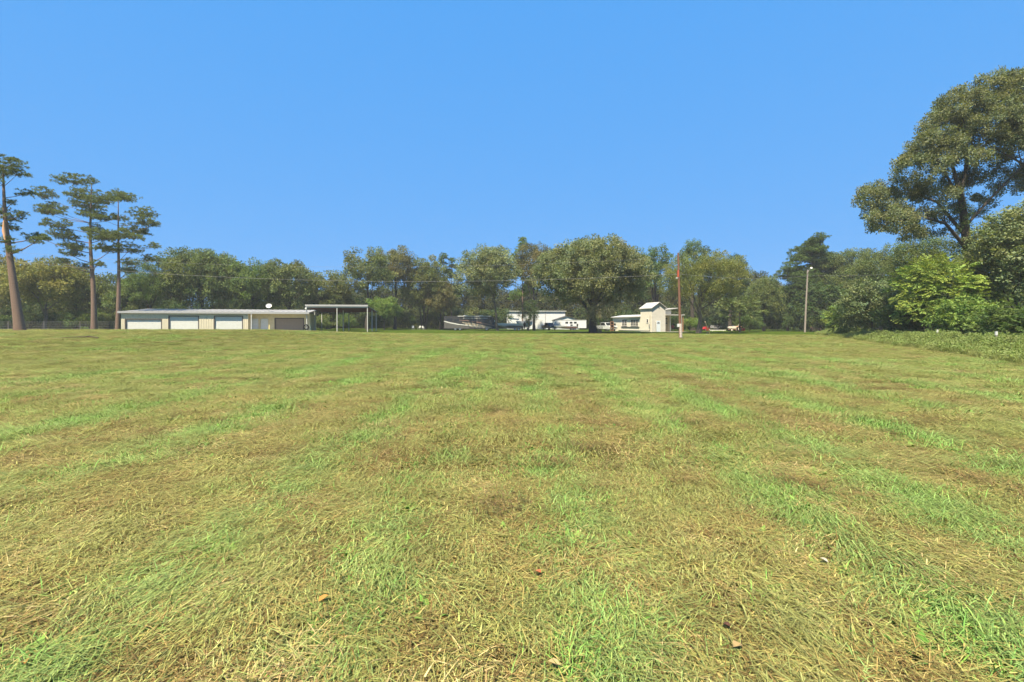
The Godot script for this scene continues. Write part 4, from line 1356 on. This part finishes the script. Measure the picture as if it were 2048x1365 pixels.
	for x in [-0.7, 0.7]:
		for s in [1.0, -1.0]:
			var lg := MB.new()
			lg.hexa([Vector3(x - 0.04, -0.05, s * 0.62), Vector3(x + 0.04, -0.05, s * 0.62), Vector3(x + 0.04, 0.718, s * 0.22), Vector3(x - 0.04, 0.718, s * 0.22), Vector3(x - 0.04, -0.05, s * 0.72), Vector3(x + 0.04, -0.05, s * 0.72), Vector3(x + 0.04, 0.718, s * 0.32), Vector3(x - 0.04, 0.718, s * 0.32)])
			part(pt, "leg", lg, mats["dark wood"])
	# dropped branch on the left of the field
	var br := thing("fallen_branch", "thin dark fallen branch lying on the left of the field", "branch", spot(163, 34.0), 0.0)
	var bm := MB.new()
	bm.tube([Vector3(-1.7, 0.03, 0.2), Vector3(-0.6, 0.1, 0.05), Vector3(0.5, 0.12, -0.1), Vector3(1.3, 0.04, 0.1)], [0.02, 0.03, 0.045, 0.05], 6)
	part(br, "stem", bm, mats["dark wood"])
	var tw := MB.new()
	tw.tube([Vector3(0.2, 0.12, -0.05), Vector3(0.9, 0.22, 0.3)], [0.025, 0.01], 5)
	part(br, "twig", tw, mats["dark wood"])
	# fallen leaves near the camera
	var lv := [[645, 1222, 0.075, "gold", "orange fallen leaf in the grass at lower left"], [1076, 1165, 0.07, "rust", "rust orange fallen leaf left of the green strip"], [1475, 1318, 0.085, "straw", "pale tan fallen leaf at bottom right"],
		[48, 1352, 0.06, "gold", "orange yellow fallen leaf in the bottom left corner"], [1110, 1358, 0.07, "straw", "pale fallen leaf at the bottom edge"], [1452, 1275, 0.06, "dark", "dark brown curled fallen leaf right of centre"], [1650, 1140, 0.06, "white", "whitish dry fallen leaf lying on the straw at right"]]
	var lc := {"gold": Color(0.36, 0.17, 0.03), "rust": Color(0.27, 0.085, 0.03), "straw": Color(0.28, 0.2, 0.085), "dark": Color(0.08, 0.035, 0.02), "white": Color(0.27, 0.26, 0.21)}
	for q in lv:
		var d: float = EYE * FOCAL / (q[1] - HORIZON)
		var lf := thing("fallen_leaf", q[4], "leaf", spot(q[0], d) + Vector3(0, 0.06, 0), rng.randf() * TAU, "fallen leaves in the mown grass")
		var lm := MB.new()
		var s: float = q[2] * 0.62
		for e in [1.0, -1.0]:
			lm.quad(Vector3(-s * 0.6, 0, 0), Vector3(-s * 0.15, 0.012, e * s * 0.42), Vector3(s * 0.3, 0.016, e * s * 0.34), Vector3(s * 0.1, 0.0, 0))
			lm.tri(Vector3(s * 0.1, 0, 0), Vector3(s * 0.3, 0.016, e * s * 0.34), Vector3(s * 0.75, 0.01, 0))
		part(lf, "leaf_blade", lm, mat("leaf " + q[3], lc[q[3]], 0.7))
		var sm := MB.new()
		sm.tube([Vector3(-s * 0.6, 0.001, 0), Vector3(-s * 1.0, 0.01, s * 0.1)], [0.0018, 0.0012], 5)
		part(lf, "stalk", sm, mats["dark wood"])

# ------------------------------------------------------------------ materials
func make_materials() -> void:
	var blot := noise_tex(0.012, Color(0.93, 0.925, 0.915), Color(1, 1, 1), 512, 5, 8)
	var fine := noise_tex(0.05, Color(0.8, 0.79, 0.77), Color(1, 1, 1), 512, 4, 9)
	textured("cream metal", Color(0.58, 0.53, 0.4), 0.5, blot, Vector3(0.3, 0.3, 0.3))
	textured("tan metal", Color(0.62, 0.53, 0.33), 0.5, blot, Vector3(0.3, 0.3, 0.3))
	textured("white metal", Color(0.58, 0.595, 0.575), 0.45, blot, Vector3(0.4, 0.4, 0.4))
	textured("bluish white", Color(0.6, 0.63, 0.66), 0.5, blot, Vector3(0.2, 0.2, 0.2))
	textured("brown door", Color(0.26, 0.21, 0.165), 0.55, blot, Vector3(0.4, 0.4, 0.4))
	textured("galvanised", Color(0.5, 0.5, 0.5), 0.45, fine, Vector3(0.5, 0.5, 0.5), 0.35)
	textured("painted steel", Color(0.55, 0.56, 0.54), 0.5, fine, Vector3(1, 1, 1))
	textured("red oxide", Color(0.13, 0.045, 0.035), 0.7, fine, Vector3(1, 1, 1))
	textured("concrete", Color(0.5, 0.48, 0.42), 0.85, fine, Vector3(0.6, 0.6, 0.6))
	textured("house cream", Color(0.7, 0.665, 0.56), 0.7, blot, Vector3(0.25, 0.25, 0.25))
	textured("house grey", Color(0.55, 0.53, 0.49), 0.75, blot, Vector3(0.25, 0.25, 0.25))
	textured("house tan", Color(0.52, 0.42, 0.27), 0.75, blot, Vector3(0.25, 0.25, 0.25))
	textured("pale roof", Color(0.44, 0.43, 0.42), 0.5, blot, Vector3(0.2, 0.2, 0.2))
	textured("dark roof", Color(0.06, 0.06, 0.065), 0.8, fine, Vector3(0.6, 0.6, 0.6))
	textured("white trim", Color(0.8, 0.79, 0.76), 0.6, fine, Vector3(1, 1, 1))
	mat("door blue", Color(0.56, 0.62, 0.7), 0.5)
	textured("tan door", Color(0.36, 0.28, 0.17), 0.6, fine, Vector3(1, 4, 1))
	textured("porch wood", Color(0.3, 0.16, 0.09), 0.8, fine, Vector3(3, 0.6, 3))
	textured("dark wood", Color(0.06, 0.042, 0.03), 0.85, fine, Vector3(3, 0.6, 3))
	textured("grey wood", Color(0.36, 0.32, 0.28), 0.85, noise_tex(0.03, Color(0.6, 0.58, 0.55), Color(1, 1, 1), 256, 4, 12), Vector3(4, 0.5, 4))
	textured("rust pole", Color(0.25, 0.125, 0.075), 0.8, noise_tex(0.03, Color(0.5, 0.45, 0.42), Color(1, 1, 1), 256, 5, 13), Vector3(4, 0.5, 4))
	textured("white peel", Color(0.72, 0.7, 0.66), 0.8, noise_tex(0.04, Color(0.3, 0.2, 0.15), Color(1.3, 1.3, 1.3), 256, 4, 14), Vector3(3, 1, 3))
	mat("dark glass", Color(0.02, 0.022, 0.024), 0.08)
	mat("dark trim", Color(0.06, 0.05, 0.045), 0.6)
	mat("dark metal", Color(0.03, 0.03, 0.032), 0.45)
	mat("steel", Color(0.3, 0.3, 0.3), 0.45, 0.6)
	mat("chrome", Color(0.62, 0.62, 0.62), 0.25, 0.8)
	mat("grey paint", Color(0.3, 0.29, 0.27), 0.7)
	mat("green trim", Color(0.09, 0.16, 0.12), 0.6)
	mat("rubber", Color(0.02, 0.02, 0.02), 0.85)
	mat("cable", Color(0.2, 0.2, 0.19), 0.7)
	mat("gelcoat", Color(0.66, 0.67, 0.66), 0.25)
	var bark_tex := noise_tex(0.03, Color(0.38, 0.36, 0.34), Color(1, 1, 1), 512, 5, 21)
	var b := textured("bark", Color(0.12, 0.1, 0.085), 0.95, bark_tex, Vector3(1.4, 0.4, 1.4))
	b.heightmap_enabled = true
	b.heightmap_texture = bark_tex
	b.heightmap_scale = 4.0
	var p := textured("pine bark", Color(0.36, 0.25, 0.19), 0.95, noise_tex(0.05, Color(0.4, 0.37, 0.36), Color(1, 1, 1), 512, 4, 22), Vector3(1.1, 0.35, 1.1))
	p.heightmap_enabled = true
	p.heightmap_texture = bark_tex
	p.heightmap_scale = 5.0
	textured("pale bark", Color(0.24, 0.21, 0.17), 0.95, bark_tex, Vector3(1.4, 0.4, 1.4))
	leaf_mat("leaves", 0.85)

# ------------------------------------------------------------------ the woods
func build_trees() -> void:
	# three pines at the left
	var p := pad_pine("tall pine at the far left with pale torn wood on its trunk", 50.0, [[40, 662], [25, 560], [10, 440], [5, 328]], 0.52,
		[[15, 330, 32, 13], [36, 346, 20, 9], [-12, 345, 25, 12], [10, 366, 20, 8], [25, 381, 14, 6], [20, 436, 18, 8], [36, 428, 12, 6], [2, 452, 18, 8], [42, 470, 24, 8], [62, 482, 15, 6], [14, 482, 14, 7], [-18, 420, 20, 10], [32, 502, 13, 5], [-22, 470, 20, 9], [16, 405, 10, 5]], {"tuft": 0.62})
	var scar := MB.new()
	scar.tube([Vector3(-1.28, 9.6, 0.3), Vector3(-1.42, 10.6, 0.29), Vector3(-1.5, 11.7, 0.24)], [0.08, 0.17, 0.06], 8)
	part(p, "torn_wood", scar, mat("torn wood", Color(0.5, 0.28, 0.15), 0.8), "pale orange torn wood")
	pad_pine("broad flat topped pine with spreading crown left of the garage", 77.0, [[188, 662], [186, 580], [180, 480], [183, 366]], 0.5,
		[[180, 372, 38, 11], [140, 384, 34, 12], [215, 385, 32, 11], [110, 396, 22, 10], [250, 396, 20, 8], [160, 405, 34, 11], [100, 412, 20, 8], [130, 430, 28, 9], [185, 430, 24, 8], [89, 424, 13, 6], [212, 430, 22, 9], [110, 464, 26, 7], [146, 456, 28, 9], [120, 488, 26, 8],
		[152, 479, 20, 8], [182, 460, 22, 9], [206, 470, 20, 8], [130, 506, 22, 7], [165, 500, 18, 7], [212, 500, 16, 7], [120, 522, 14, 6], [100, 480, 12, 5], [150, 532, 18, 6], [200, 530, 14, 6]], {"tuft": 0.85})
	pad_pine("narrower dense pine standing at the left end of garage", 74.5, [[235, 662], [237, 560], [236, 470], [236, 398]], 0.4,
		[[238, 408, 26, 13], [262, 420, 24, 11], [225, 440, 20, 11], [275, 440, 22, 9], [250, 456, 30, 13], [297, 446, 15, 7], [240, 480, 28, 13], [280, 476, 26, 9], [302, 492, 13, 6], [225, 500, 18, 9], [260, 500, 28, 11], [235, 522, 20, 8], [286, 516, 17, 7], [214, 466, 13, 7], [250, 540, 16, 7]], {"tuft": 0.85})
	# left wood, front row
	tree("oak_tree", "golden olive oak with low crown behind the left pines", 90, 83.0, 508, 78, 628, "gold", {"bark": "pale bark", "lobes": 11})
	tree("oak_tree", "pale yellowish tree at the left edge behind tall pine", -15, 86.0, 505, 62, 640, "gold", {"lobes": 9})
	tree("oak_tree", "olive tree between the two flat topped pines", 150, 96.0, 528, 58, 645, "olive", {})
	tree("oak_tree", "dark green tree right behind the dense pine", 255, 98.0, 540, 52, 650, "mid", {})
	tree("oak_tree", "bright feathery green tree above the left garage door", 300, 96.0, 505, 50, 640, "green", {"mesh": "fine"})
	tree("oak_tree", "broad tall oak above the second garage door", 405, 100.0, 486, 88, 632, "mid", {"lobes": 13})
	tree("oak_tree", "dark rounded oak behind the satellite dish", 505, 102.0, 512, 62, 640, "green", {"lobes": 10})
	tree("oak_tree", "olive oak with rounded top between dish and carport", 578, 104.0, 512, 60, 636, "olive", {"lobes": 10})
	tree("oak_tree", "low olive tree directly above the carport roof", 655, 108.0, 536, 52, 640, "olive", {"lobes": 9})
	tree("oak_tree", "dark low tree seen through the open carport", 660, 112.0, 572, 70, 652, "dark", {})
	# group in the middle
	tree("oak_tree", "rounded oak with open gaps right of the carport", 735, 106.0, 487, 56, 620, "olive", {"lobes": 10, "trunk": 0.38, "dens": 0.8})
	tree("oak_tree", "high crowned brownish oak left of the motorhome", 790, 114.0, 488, 48, 590, "brown", {"lobes": 8, "trunk": 0.36})
	tree("oak_tree", "golden topped oak with leaning trunks beside the motorhome", 848, 117.0, 506, 52, 640, "olive", {"lobes": 11, "trunk": 0.3, "stems": 2})
	tree("oak_tree", "bright green young tree right of the carport posts", 768, 100.0, 590, 38, 642, "fresh", {"lobes": 7, "trunk": 0.12})
	tree("oak_tree", "drooping oak whose branches hang over motorhome roof", 880, 116.0, 560, 40, 640, "brown", {"lobes": 8, "trunk": 0.2})
	pine("thin pine rising behind the golden topped oak", 887, 126.0, 506, 26, 600, 0.2, 0, {"limbs": 18, "tuft": 1.1, "tone": "green"})
	pine("second thin pine rising just right of the first thin pine", 903, 128.0, 512, 24, 600, 0.2, 0, {"limbs": 18, "tuft": 1.1, "tone": "green"})
	tree("oak_tree", "wide grey green oak whose trunk stands before the boat", 995, 107.0, 486, 70, 612, "grey", {"lobes": 13, "trunk": 0.24, "shift": -18.0, "bark": "pale bark"})
	pine("bright green pine top behind the two middle oaks", 1045, 128.0, 470, 34, 600, 0.25, 0, {"limbs": 24, "tuft": 1.1, "tone": "fresh"})
	tree("oak_tree", "brownish oak crown wedged left of the great oak", 1068, 112.0, 476, 44, 590, "brown", {"lobes": 8, "trunk": 0.3})
	tree("cedar_tree", "dark low cedar in the shade behind the ski boat", 1058, 108.0, 592, 22, 660, "dark", {"lobes": 7, "mesh": "fine", "under": 0.9})
	tree("oak_tree", "great wide oak with thick dark trunk left of the house", 1187, 81.0, 465, 122, 636, "grey", {"lobes": 22, "trunk": 0.62, "shift": -6.0, "dens": 1.0, "size": 1.25})
	tree("crape_myrtle", "small sparse multi stemmed tree in front of great oak", 1200, 77.0, 602, 40, 652, "myrtle", {"lobes": 8, "trunk": 0.07, "stems": 5, "mesh": "fine", "dens": 0.6, "bark": "pale bark", "size": 1.05})
	tree("hardwood_tree", "tall bright green tree behind the house roof", 1310, 106.0, 478, 46, 620, "green", {"lobes": 10, "dens": 0.7})
	tree("hardwood_tree", "tallest leafy tree directly behind the brown pole top", 1386, 110.0, 465, 40, 600, "green", {"lobes": 9, "dens": 0.65})
	tree("hardwood_tree", "dark tree right of the yellow green pecan", 1462, 108.0, 490, 38, 630, "dark", {"lobes": 9, "dens": 0.75})
	tree("pecan_tree", "yellow green feathery pecan with slanting branches beside brown pole", 1397, 79.0, 497, 92, 628, "pecan", {"lobes": 17, "mesh": "fine", "trunk": 0.36, "shift": 12.0, "size": 1.15, "dens": 0.72, "bark": "pale bark"})
	tree("hardwood_tree", "low drooping tree right of the pecan above tractor", 1480, 88.0, 590, 48, 645, "mid", {"lobes": 8, "mesh": "spray", "trunk": 0.16, "size": 1.2})
	tree("hardwood_tree", "rounded dark green tree at the wood edge beyond tractor", 1528, 100.0, 545, 42, 655, "mid", {"lobes": 9})
	# right wood, behind
	pine("tall pine with ragged left side behind grey pole", 1624, 104.0, 472, 60, 590, 0.3, 0, {"limbs": 52, "tuft": 1.1, "tone": "green"})
	tree("hardwood_tree", "broad grey green tree top right of the ragged pine", 1695, 102.0, 488, 76, 640, "mid", {"lobes": 11, "mesh": "fine"})
	tree("hardwood_tree", "dim tree at the wood edge left of grey pole", 1575, 108.0, 560, 46, 655, "dark", {"lobes": 9})
	tree("hardwood_tree", "dark tree with layered boughs right behind grey pole", 1640, 96.0, 560, 50, 655, "dark", {"lobes": 10, "mesh": "spray", "size": 1.3})
	tree("hardwood_tree", "grey green tree with pointed top left of leaning oak", 1765, 82.0, 478, 60, 650, "mid", {"lobes": 11, "mesh": "fine"})
	tree("hardwood_tree", "mid green tree filling the gap below the leaning oak", 1850, 62.0, 452, 74, 640, "mid", {"lobes": 11, "mesh": "fine", "size": 1.1})
	# the bank at the right edge
	leaning_oak()
	tree("elm_tree", "grey green arching bush tree at the left of bank", 1745, 56.0, 548, 58, 690, "sage", {"lobes": 13, "mesh": "big", "size": 0.8, "under": 0.8, "trunk": 0.12, "dens": 1.2})
	tree("elm_tree", "low light green bush below the arching bush tree", 1690, 60.0, 602, 40, 680, "fresh", {"lobes": 8, "mesh": "spray", "size": 0.75, "under": 0.8, "trunk": 0.08, "dens": 1.2})
	tree("elm_tree", "lime green tree with pointed sprays in the middle of bank", 1868, 42.5, 500, 70, 672, "lime", {"lobes": 13, "mesh": "spray", "size": 0.75, "under": 0.7, "trunk": 0.14, "dens": 1.2})
	tree("elm_tree", "green undergrowth tree at foot of the lime tree", 1815, 47.0, 590, 54, 690, "mid", {"lobes": 10, "mesh": "big", "size": 0.7, "under": 0.8, "trunk": 0.1, "dens": 1.2})
	tree("elm_tree", "round bright leaved bush above the weeds at right", 1925, 39.0, 585, 56, 698, "fresh", {"lobes": 11, "mesh": "big", "size": 0.7, "under": 0.9, "trunk": 0.1, "dens": 1.2})
	tree("elm_tree", "tall grey green tree cut by the right edge", 2035, 41.0, 392, 95, 640, "sage", {"lobes": 17, "mesh": "big", "size": 0.75, "under": 0.7, "trunk": 0.2, "dens": 1.2})
	tree("elm_tree", "dark bush in the lower right corner of bank", 2030, 32.0, 600, 62, 712, "green", {"lobes": 10, "mesh": "spray", "size": 0.6, "under": 0.9, "trunk": 0.08, "dens": 1.2})
	tree("elm_tree", "deep green bush behind the round bright bush", 1965, 50.0, 520, 50, 690, "green", {"lobes": 10, "mesh": "spray", "size": 0.75, "under": 0.8, "trunk": 0.1, "dens": 1.2})
	# undergrowth along the wood edge
	var under := [[15, 92, 628, 46, "green", "bright shrub behind the wire fence at far left"], [120, 93, 622, 44, "green", "broad green shrub behind fence below golden oak"], [178, 95, 615, 34, "green", "shrub behind fence left of the second pine trunk"],
		[218, 94, 622, 30, "mid", "small shrub between the two right pine trunks"], [640, 96, 628, 30, "mid", "shrub with pale leaves left inside carport view"], [690, 97, 626, 26, "green", "shrub right inside the carport view"],
		[745, 112, 628, 34, "dark", "dark shrub right of the carport posts"], [800, 116, 622, 40, "green", "shrub mass under the brownish oak"], [862, 120, 625, 34, "dark", "dark shrub behind the motorhome tail"],
		[925, 132, 612, 46, "grey", "pale shrub mass above the motorhome roof"], [985, 134, 615, 40, "dark", "dark shrub above the motorhome nose"], [1380, 96, 634, 26, "fresh", "bright leafy shrub left of the pecan trunk"],
		[1358, 100, 628, 24, "dark", "dark shrub behind the porch post"], [1430, 114, 630, 36, "dark", "dark shrub behind the white beam"], [1500, 98, 622, 32, "green", "dense leafy shrub right of the tractor"], [1555, 104, 625, 40, "dark", "shrub at the wood edge right of tractor"],
		[1600, 98, 628, 36, "dark", "dark shrub left of the grey pole foot"], [1660, 92, 618, 40, "dark", "dark shrub right of the grey pole foot"], [1240, 118, 620, 60, "dark", "dark shrub behind the low house wing"],
		[345, 112, 590, 40, "dark", "dark undergrowth above the first white garage door"], [440, 113, 585, 46, "dark", "dark undergrowth above the third white garage door"], [540, 114, 590, 44, "mid", "dim undergrowth behind the satellite dish mast"], [60, 99, 600, 46, "dark", "dark undergrowth behind the golden oak trunk"]]
	for u in under:
		shrub(u[5], u[0], u[1], u[2], u[3], u[4], {"group": "shrubs along the wood edge"})
	back_woods()

func leaning_oak() -> void:
	# the great oak on the bank, its limbs bare below a crown of flat plates
	var d := 45.0
	var at := spot(1930, d)
	var t := thing("leaning_oak", "huge vine clad oak with spreading limbs towering over the bank", "tree", at)
	var P := func(px: float, py: float, z: float) -> Vector3:
		return Vector3((px - MID) / FOCAL * d - at.x, high(py, d) - at.y, z)
	var mb := MB.new()
	var trunk := [Vector3(0, -0.3, 0), P.call(1938, 560, 0), P.call(1934, 480, 0), P.call(1918, 400, 0.3), P.call(1898, 335, 0.4)]
	mb.tube(trunk, [0.6, 0.45, 0.38, 0.26, 0.12], 12)
	part(t, "trunk", mb, mats["bark"])
	var limbs := [
		[P.call(1936, 500, 0), P.call(1880, 450, 0.6), P.call(1820, 440, 1.4), P.call(1770, 452, 1.8), 0.24],
		[P.call(1930, 470, 0), P.call(1890, 400, -0.8), P.call(1840, 372, -1.4), P.call(1765, 380, -1.5), 0.22],
		[P.call(1920, 410, 0.2), P.call(1876, 360, 1.0), P.call(1842, 330, 1.6), P.call(1800, 318, 2.0), 0.18],
		[P.call(1932, 440, 0), P.call(1948, 380, -1.2), P.call(1965, 310, -1.6), P.call(1960, 240, -1.8), 0.24],
		[P.call(1934, 450, 0), P.call(1985, 385, 0.5), P.call(2030, 335, 0.8), P.call(2060, 260, 1.0), 0.17],
		[P.call(2075, 380, 1.6), P.call(2040, 352, 1.4), P.call(2000, 326, 1.2), P.call(1955, 296, 1.0), 0.22],
		[P.call(1916, 390, 0.2), P.call(1925, 330, 0.6), P.call(1918, 270, 0.8), P.call(1905, 225, 0.8), 0.18],
		[P.call(1938, 520, 0), P.call(2010, 470, -0.6), P.call(2080, 420, -1.0), P.call(2140, 380, -1.0), 0.28]]
	for l in limbs:
		var lm := MB.new()
		lm.tube([l[0], l[1], l[2], l[3]], [l[4] * 0.75, l[4] * 0.55, l[4] * 0.35, l[4] * 0.12], 8, false)
		for k in 7:
			var f := rng.randf_range(0.35, 1.0)
			var b: Vector3 = l[1].lerp(l[2], f * 2.0 - 0.7) if f < 0.85 else l[2].lerp(l[3], f)
			lm.tube([b, b + Vector3(rng.randfn(0, 0.8), rng.randf_range(0.3, 1.6), rng.randfn(0, 0.7))], [l[4] * 0.25, l[4] * 0.07], 5, false)
		part(t, "limb", lm, mats["bark"])
	var buf := PackedFloat32Array()
	var col: Color = TONES["dusty"]
	# plates of foliage: column, row, depth offset, half width, half height (columns)
	var plates := [[1755, 448, 1.8, 44, 24], [1735, 405, 0.6, 26, 34], [1782, 382, -1.4, 42, 26], [1770, 420, 0.5, 40, 18], [1815, 345, 1.4, 52, 30], [1850, 300, 1.2, 52, 28], [1800, 470, 1.2, 30, 12],
		[1890, 255, 0.6, 52, 36], [1920, 215, 0.4, 48, 34], [1955, 195, -1.4, 46, 32], [1985, 240, 0.6, 60, 40], [2000, 175, 0.2, 46, 32], [2040, 200, 0.8, 60, 50], [2035, 270, 1.2, 46, 32], [1930, 290, -1.5, 46, 28],
		[1975, 300, 1.4, 40, 20], [2090, 240, 0.0, 60, 70], [2150, 300, 0.0, 60, 70], [2100, 340, -1.0, 40, 40], [1870, 365, -1.6, 34, 14], [1985, 345, -1.8, 30, 14], [1850, 425, 0.8, 26, 12], [2030, 160, -0.5, 30, 22],
		[1905, 330, 1.8, 40, 18], [1835, 385, -1.0, 34, 16], [1960, 265, 2.0, 50, 30], [2010, 310, -1.5, 40, 24], [1880, 300, -1.8, 40, 26], [1945, 235, -2.4, 44, 30], [2060, 350, -1.6, 40, 30], [1828, 418, -1.8, 34, 15], [1790, 440, -0.8, 36, 18], [1905, 375, -2.2, 36, 18], [1862, 398, 1.6, 24, 12], [1960, 345, -2.6, 34, 18], [1990, 400, -2.0, 40, 22], [1900, 440, -2.4, 40, 24]]
	for q in plates:
		var r := Vector3(q[3], q[4], (q[3] + q[4]) * 0.5) / FOCAL * d
		fill_lobe(buf, P.call(q[0], q[1], q[2]), r, 2.6, 0.72, Color(col.r, col.g, col.b) * rng.randf_range(0.88, 1.12), false, 0.7)
	scatter(t, "crown", clump["broad"], mats["leaves"], buf)
	var vb := PackedFloat32Array()
	for k in 5:
		var f := k / 4.0
		fill_lobe(vb, (P.call(1938, 560, 0) as Vector3).lerp(P.call(1915, 385, 0.3), f), Vector3(1.0, 1.5, 1.0) * (1.0 - 0.35 * f), 2.6, 0.6, TONES["dark"], false, 1.0)
	scatter(t, "ivy", clump["broad"], mats["leaves"], vb)

func back_woods() -> void:
	# the dim wood that closes every gap, too far and too tangled to count
	var o := Node3D.new()
	o.name = "far_woods"
	add_child(o)
	o.set_meta("kind", "stuff")
	o.set_meta("label", "dim green wood filling the background behind the trees")
	o.set_meta("category", "woods")
	var buf := PackedFloat32Array()
	var tr := MB.new()
	var x := -190.0
	while x < 190.0:
		var d := 140.0 + rng.randf_range(-4.0, 16.0) - (30.0 * sstep(60.0, 120.0, x)) - 25.0 * (1.0 - sstep(-120.0, -70.0, x))
		if x > -8.0 and x < 21.0:
			d = 166.0
		var hh := rng.randf_range(11.0, 15.0) + 3.0 * sstep(40.0, 110.0, x)
		var c := Vector3(x, hh * 0.52, -d)
		fill_lobe(buf, c, Vector3(rng.randf_range(3.5, 5.5), hh * 0.52, 4.0), 0.8, 1.9, Color(0.075, 0.1, 0.04).lerp(Color(0.12, 0.125, 0.055), rng.randf()), false, 0.9)
		tr.tube([Vector3(x, -0.2, -d), Vector3(x + rng.randfn(0, 0.4), hh * 0.7, -d)], [0.22, 0.1], 6)
		x += rng.randf_range(3.0, 5.0)
	x = -170.0
	while x < 170.0:
		var d := 132.0 + rng.randf_range(-4.0, 6.0) - (30.0 * sstep(60.0, 120.0, x)) - 30.0 * (1.0 - sstep(-100.0, -60.0, x))
		if x > -6.0 and x < 20.0:
			d = 158.0
		var hh := rng.randf_range(5.0, 8.0)
		fill_lobe(buf, Vector3(x, hh * 0.42, -d), Vector3(rng.randf_range(2.4, 3.6), hh * 0.5, 2.6), 0.8, 1.7, Color(0.07, 0.1, 0.04).lerp(Color(0.11, 0.13, 0.05), rng.randf()), false, 1.0)
		x += rng.randf_range(2.2, 3.4)
	scatter(o, "foliage", clump["broad"], mats["leaves"], buf)
	part(o, "trunks", tr, mats["bark"]).set_meta("kind", "stuff")

func build_weeds() -> void:
	# the rough strip of tall weeds along the right edge of the field
	var o := Node3D.new()
	o.name = "weed_bank"
	add_child(o)
	o.set_meta("kind", "stuff")
	o.set_meta("label", "strip of tall light green weeds along the field's right edge")
	o.set_meta("category", "weeds")
	var leafy := PackedFloat32Array()
	var grass := PackedFloat32Array()
	for k in 8000:
		var d := lerpf(12.0, 76.0, pow(rng.randf(), 1.5))
		var edge := 20.8 + (d - 19.5) * 0.5 + 0.9 * n2.get_noise_2d(d * 6.0, 31.0)
		var off := rng.randf() * lerpf(5.5, 4.0, sstep(30.0, 70.0, d))
		var at := Vector3(edge + off, 0, -d)
		at.y = ground_y(at.x, at.z)
		var hgt := (0.25 + 0.6 * sstep(0.0, 2.5, off)) * (0.85 + 0.9 * n3.get_noise_2d(at.x * 9.0, at.z * 9.0))
		var col := Color(0.23, 0.3, 0.09).lerp(Color(0.3, 0.33, 0.14), rng.randf()) * rng.randf_range(0.8, 1.15)
		var s := rng.randf_range(0.35, 0.75)
		put(leafy, Basis(Vector3.UP, rng.randf() * TAU).scaled(Vector3(s, s * 0.8, s)), at + Vector3(0, hgt * rng.randf_range(0.2, 0.9), 0), col)
		var g := rng.randf_range(1.1, 2.0)
		put(grass, Basis(Vector3.UP, rng.randf() * TAU).scaled(Vector3(g, g * 2.0, g)), at, col * 1.1)
	scatter(o, "leaves", clump["fine"], mats["leaves"], leafy)
	scatter(o, "blades", clump["combed1"], mats["leaves"], grass)

# ------------------------------------------------------------------ the scene
func _ready() -> void:
	# camera: level, the lens shifted down a little
	var cam := Camera3D.new()
	cam.name = "camera"
	cam.position = Vector3(0, EYE, 0)
	cam.near = 0.1
	cam.far = 2500.0
	cam.projection = Camera3D.PROJECTION_FRUSTUM
	cam.size = 2.0 * cam.near * 682.5 / FOCAL
	cam.frustum_offset = Vector2(0, -(682.5 - HORIZON) / FOCAL * cam.near)
	add_child(cam)
	cam.current = true
	# sky and exposure
	var env := Environment.new()
	var sky := ProceduralSkyMaterial.new()
	sky.sky_top_color = Color(0.032, 0.144, 0.351).linear_to_srgb()
	sky.sky_horizon_color = Color(0.075, 0.191, 0.377).linear_to_srgb()
	sky.sky_curve = 0.3
	sky.ground_bottom_color = Color(0.12, 0.12, 0.06).linear_to_srgb()
	sky.ground_horizon_color = Color(0.2, 0.24, 0.2).linear_to_srgb()
	sky.sun_angle_max = 1.0
	env.background_mode = Environment.BG_SKY
	env.sky = Sky.new()
	env.sky.sky_material = sky
	env.tonemap_mode = Environment.TONE_MAPPER_LINEAR
	env.tonemap_exposure = 2.6
	env.fog_enabled = true
	env.fog_density = 0.0004
	env.fog_light_color = Color(0.9, 0.92, 0.93)
	env.sdfgi_enabled = true
	env.ssao_enabled = true
	env.ssil_enabled = true
	var we := WorldEnvironment.new()
	we.name = "world_environment"
	we.environment = env
	add_child(we)
	# sun: high, from the left
	var sun := DirectionalLight3D.new()
	sun.name = "sun"
	add_child(sun)
	sun.look_at_from_position(Vector3(-0.22, 0.83, 0.44) * 100.0, Vector3.ZERO, Vector3.UP)
	sun.light_color = Color(1.0, 0.94, 0.82)
	sun.light_energy = 1.6
	sun.light_angular_distance = 1.0
	sun.shadow_enabled = true

	rng.seed = 20240
	n1.seed = 4
	n1.frequency = 0.05
	n2.seed = 9
	n2.frequency = 0.05
	n3.seed = 17
	n3.frequency = 0.05
	make_materials()
	make_clumps()
	make_grass()
	# setting
	build_ground()
	build_grass()
	build_weeds()
	build_trees()
	# buildings
	build_garage()
	build_carport()
	build_house()
	build_white_barn()
	# vehicles
	build_motorhome()
	build_boats()
	build_trailer()
	truck("pickup_truck", "dark pickup truck parked nose out before the white building", spot(1098, 122.0), -1.25, mat("black paint", Color(0.025, 0.025, 0.028), 0.3))
	truck("pickup_truck", "white pickup truck with an open door beside the house", spot(1213, 103.0), -1.2, mats["white metal"], true)
	truck("pickup_truck", "grey pickup truck in deep shade behind the tractor", spot(1446, 118.0), -0.9, mat("grey car paint", Color(0.35, 0.35, 0.36), 0.35))
	build_tractor()
	# poles and small things
	build_poles()
	build_small()
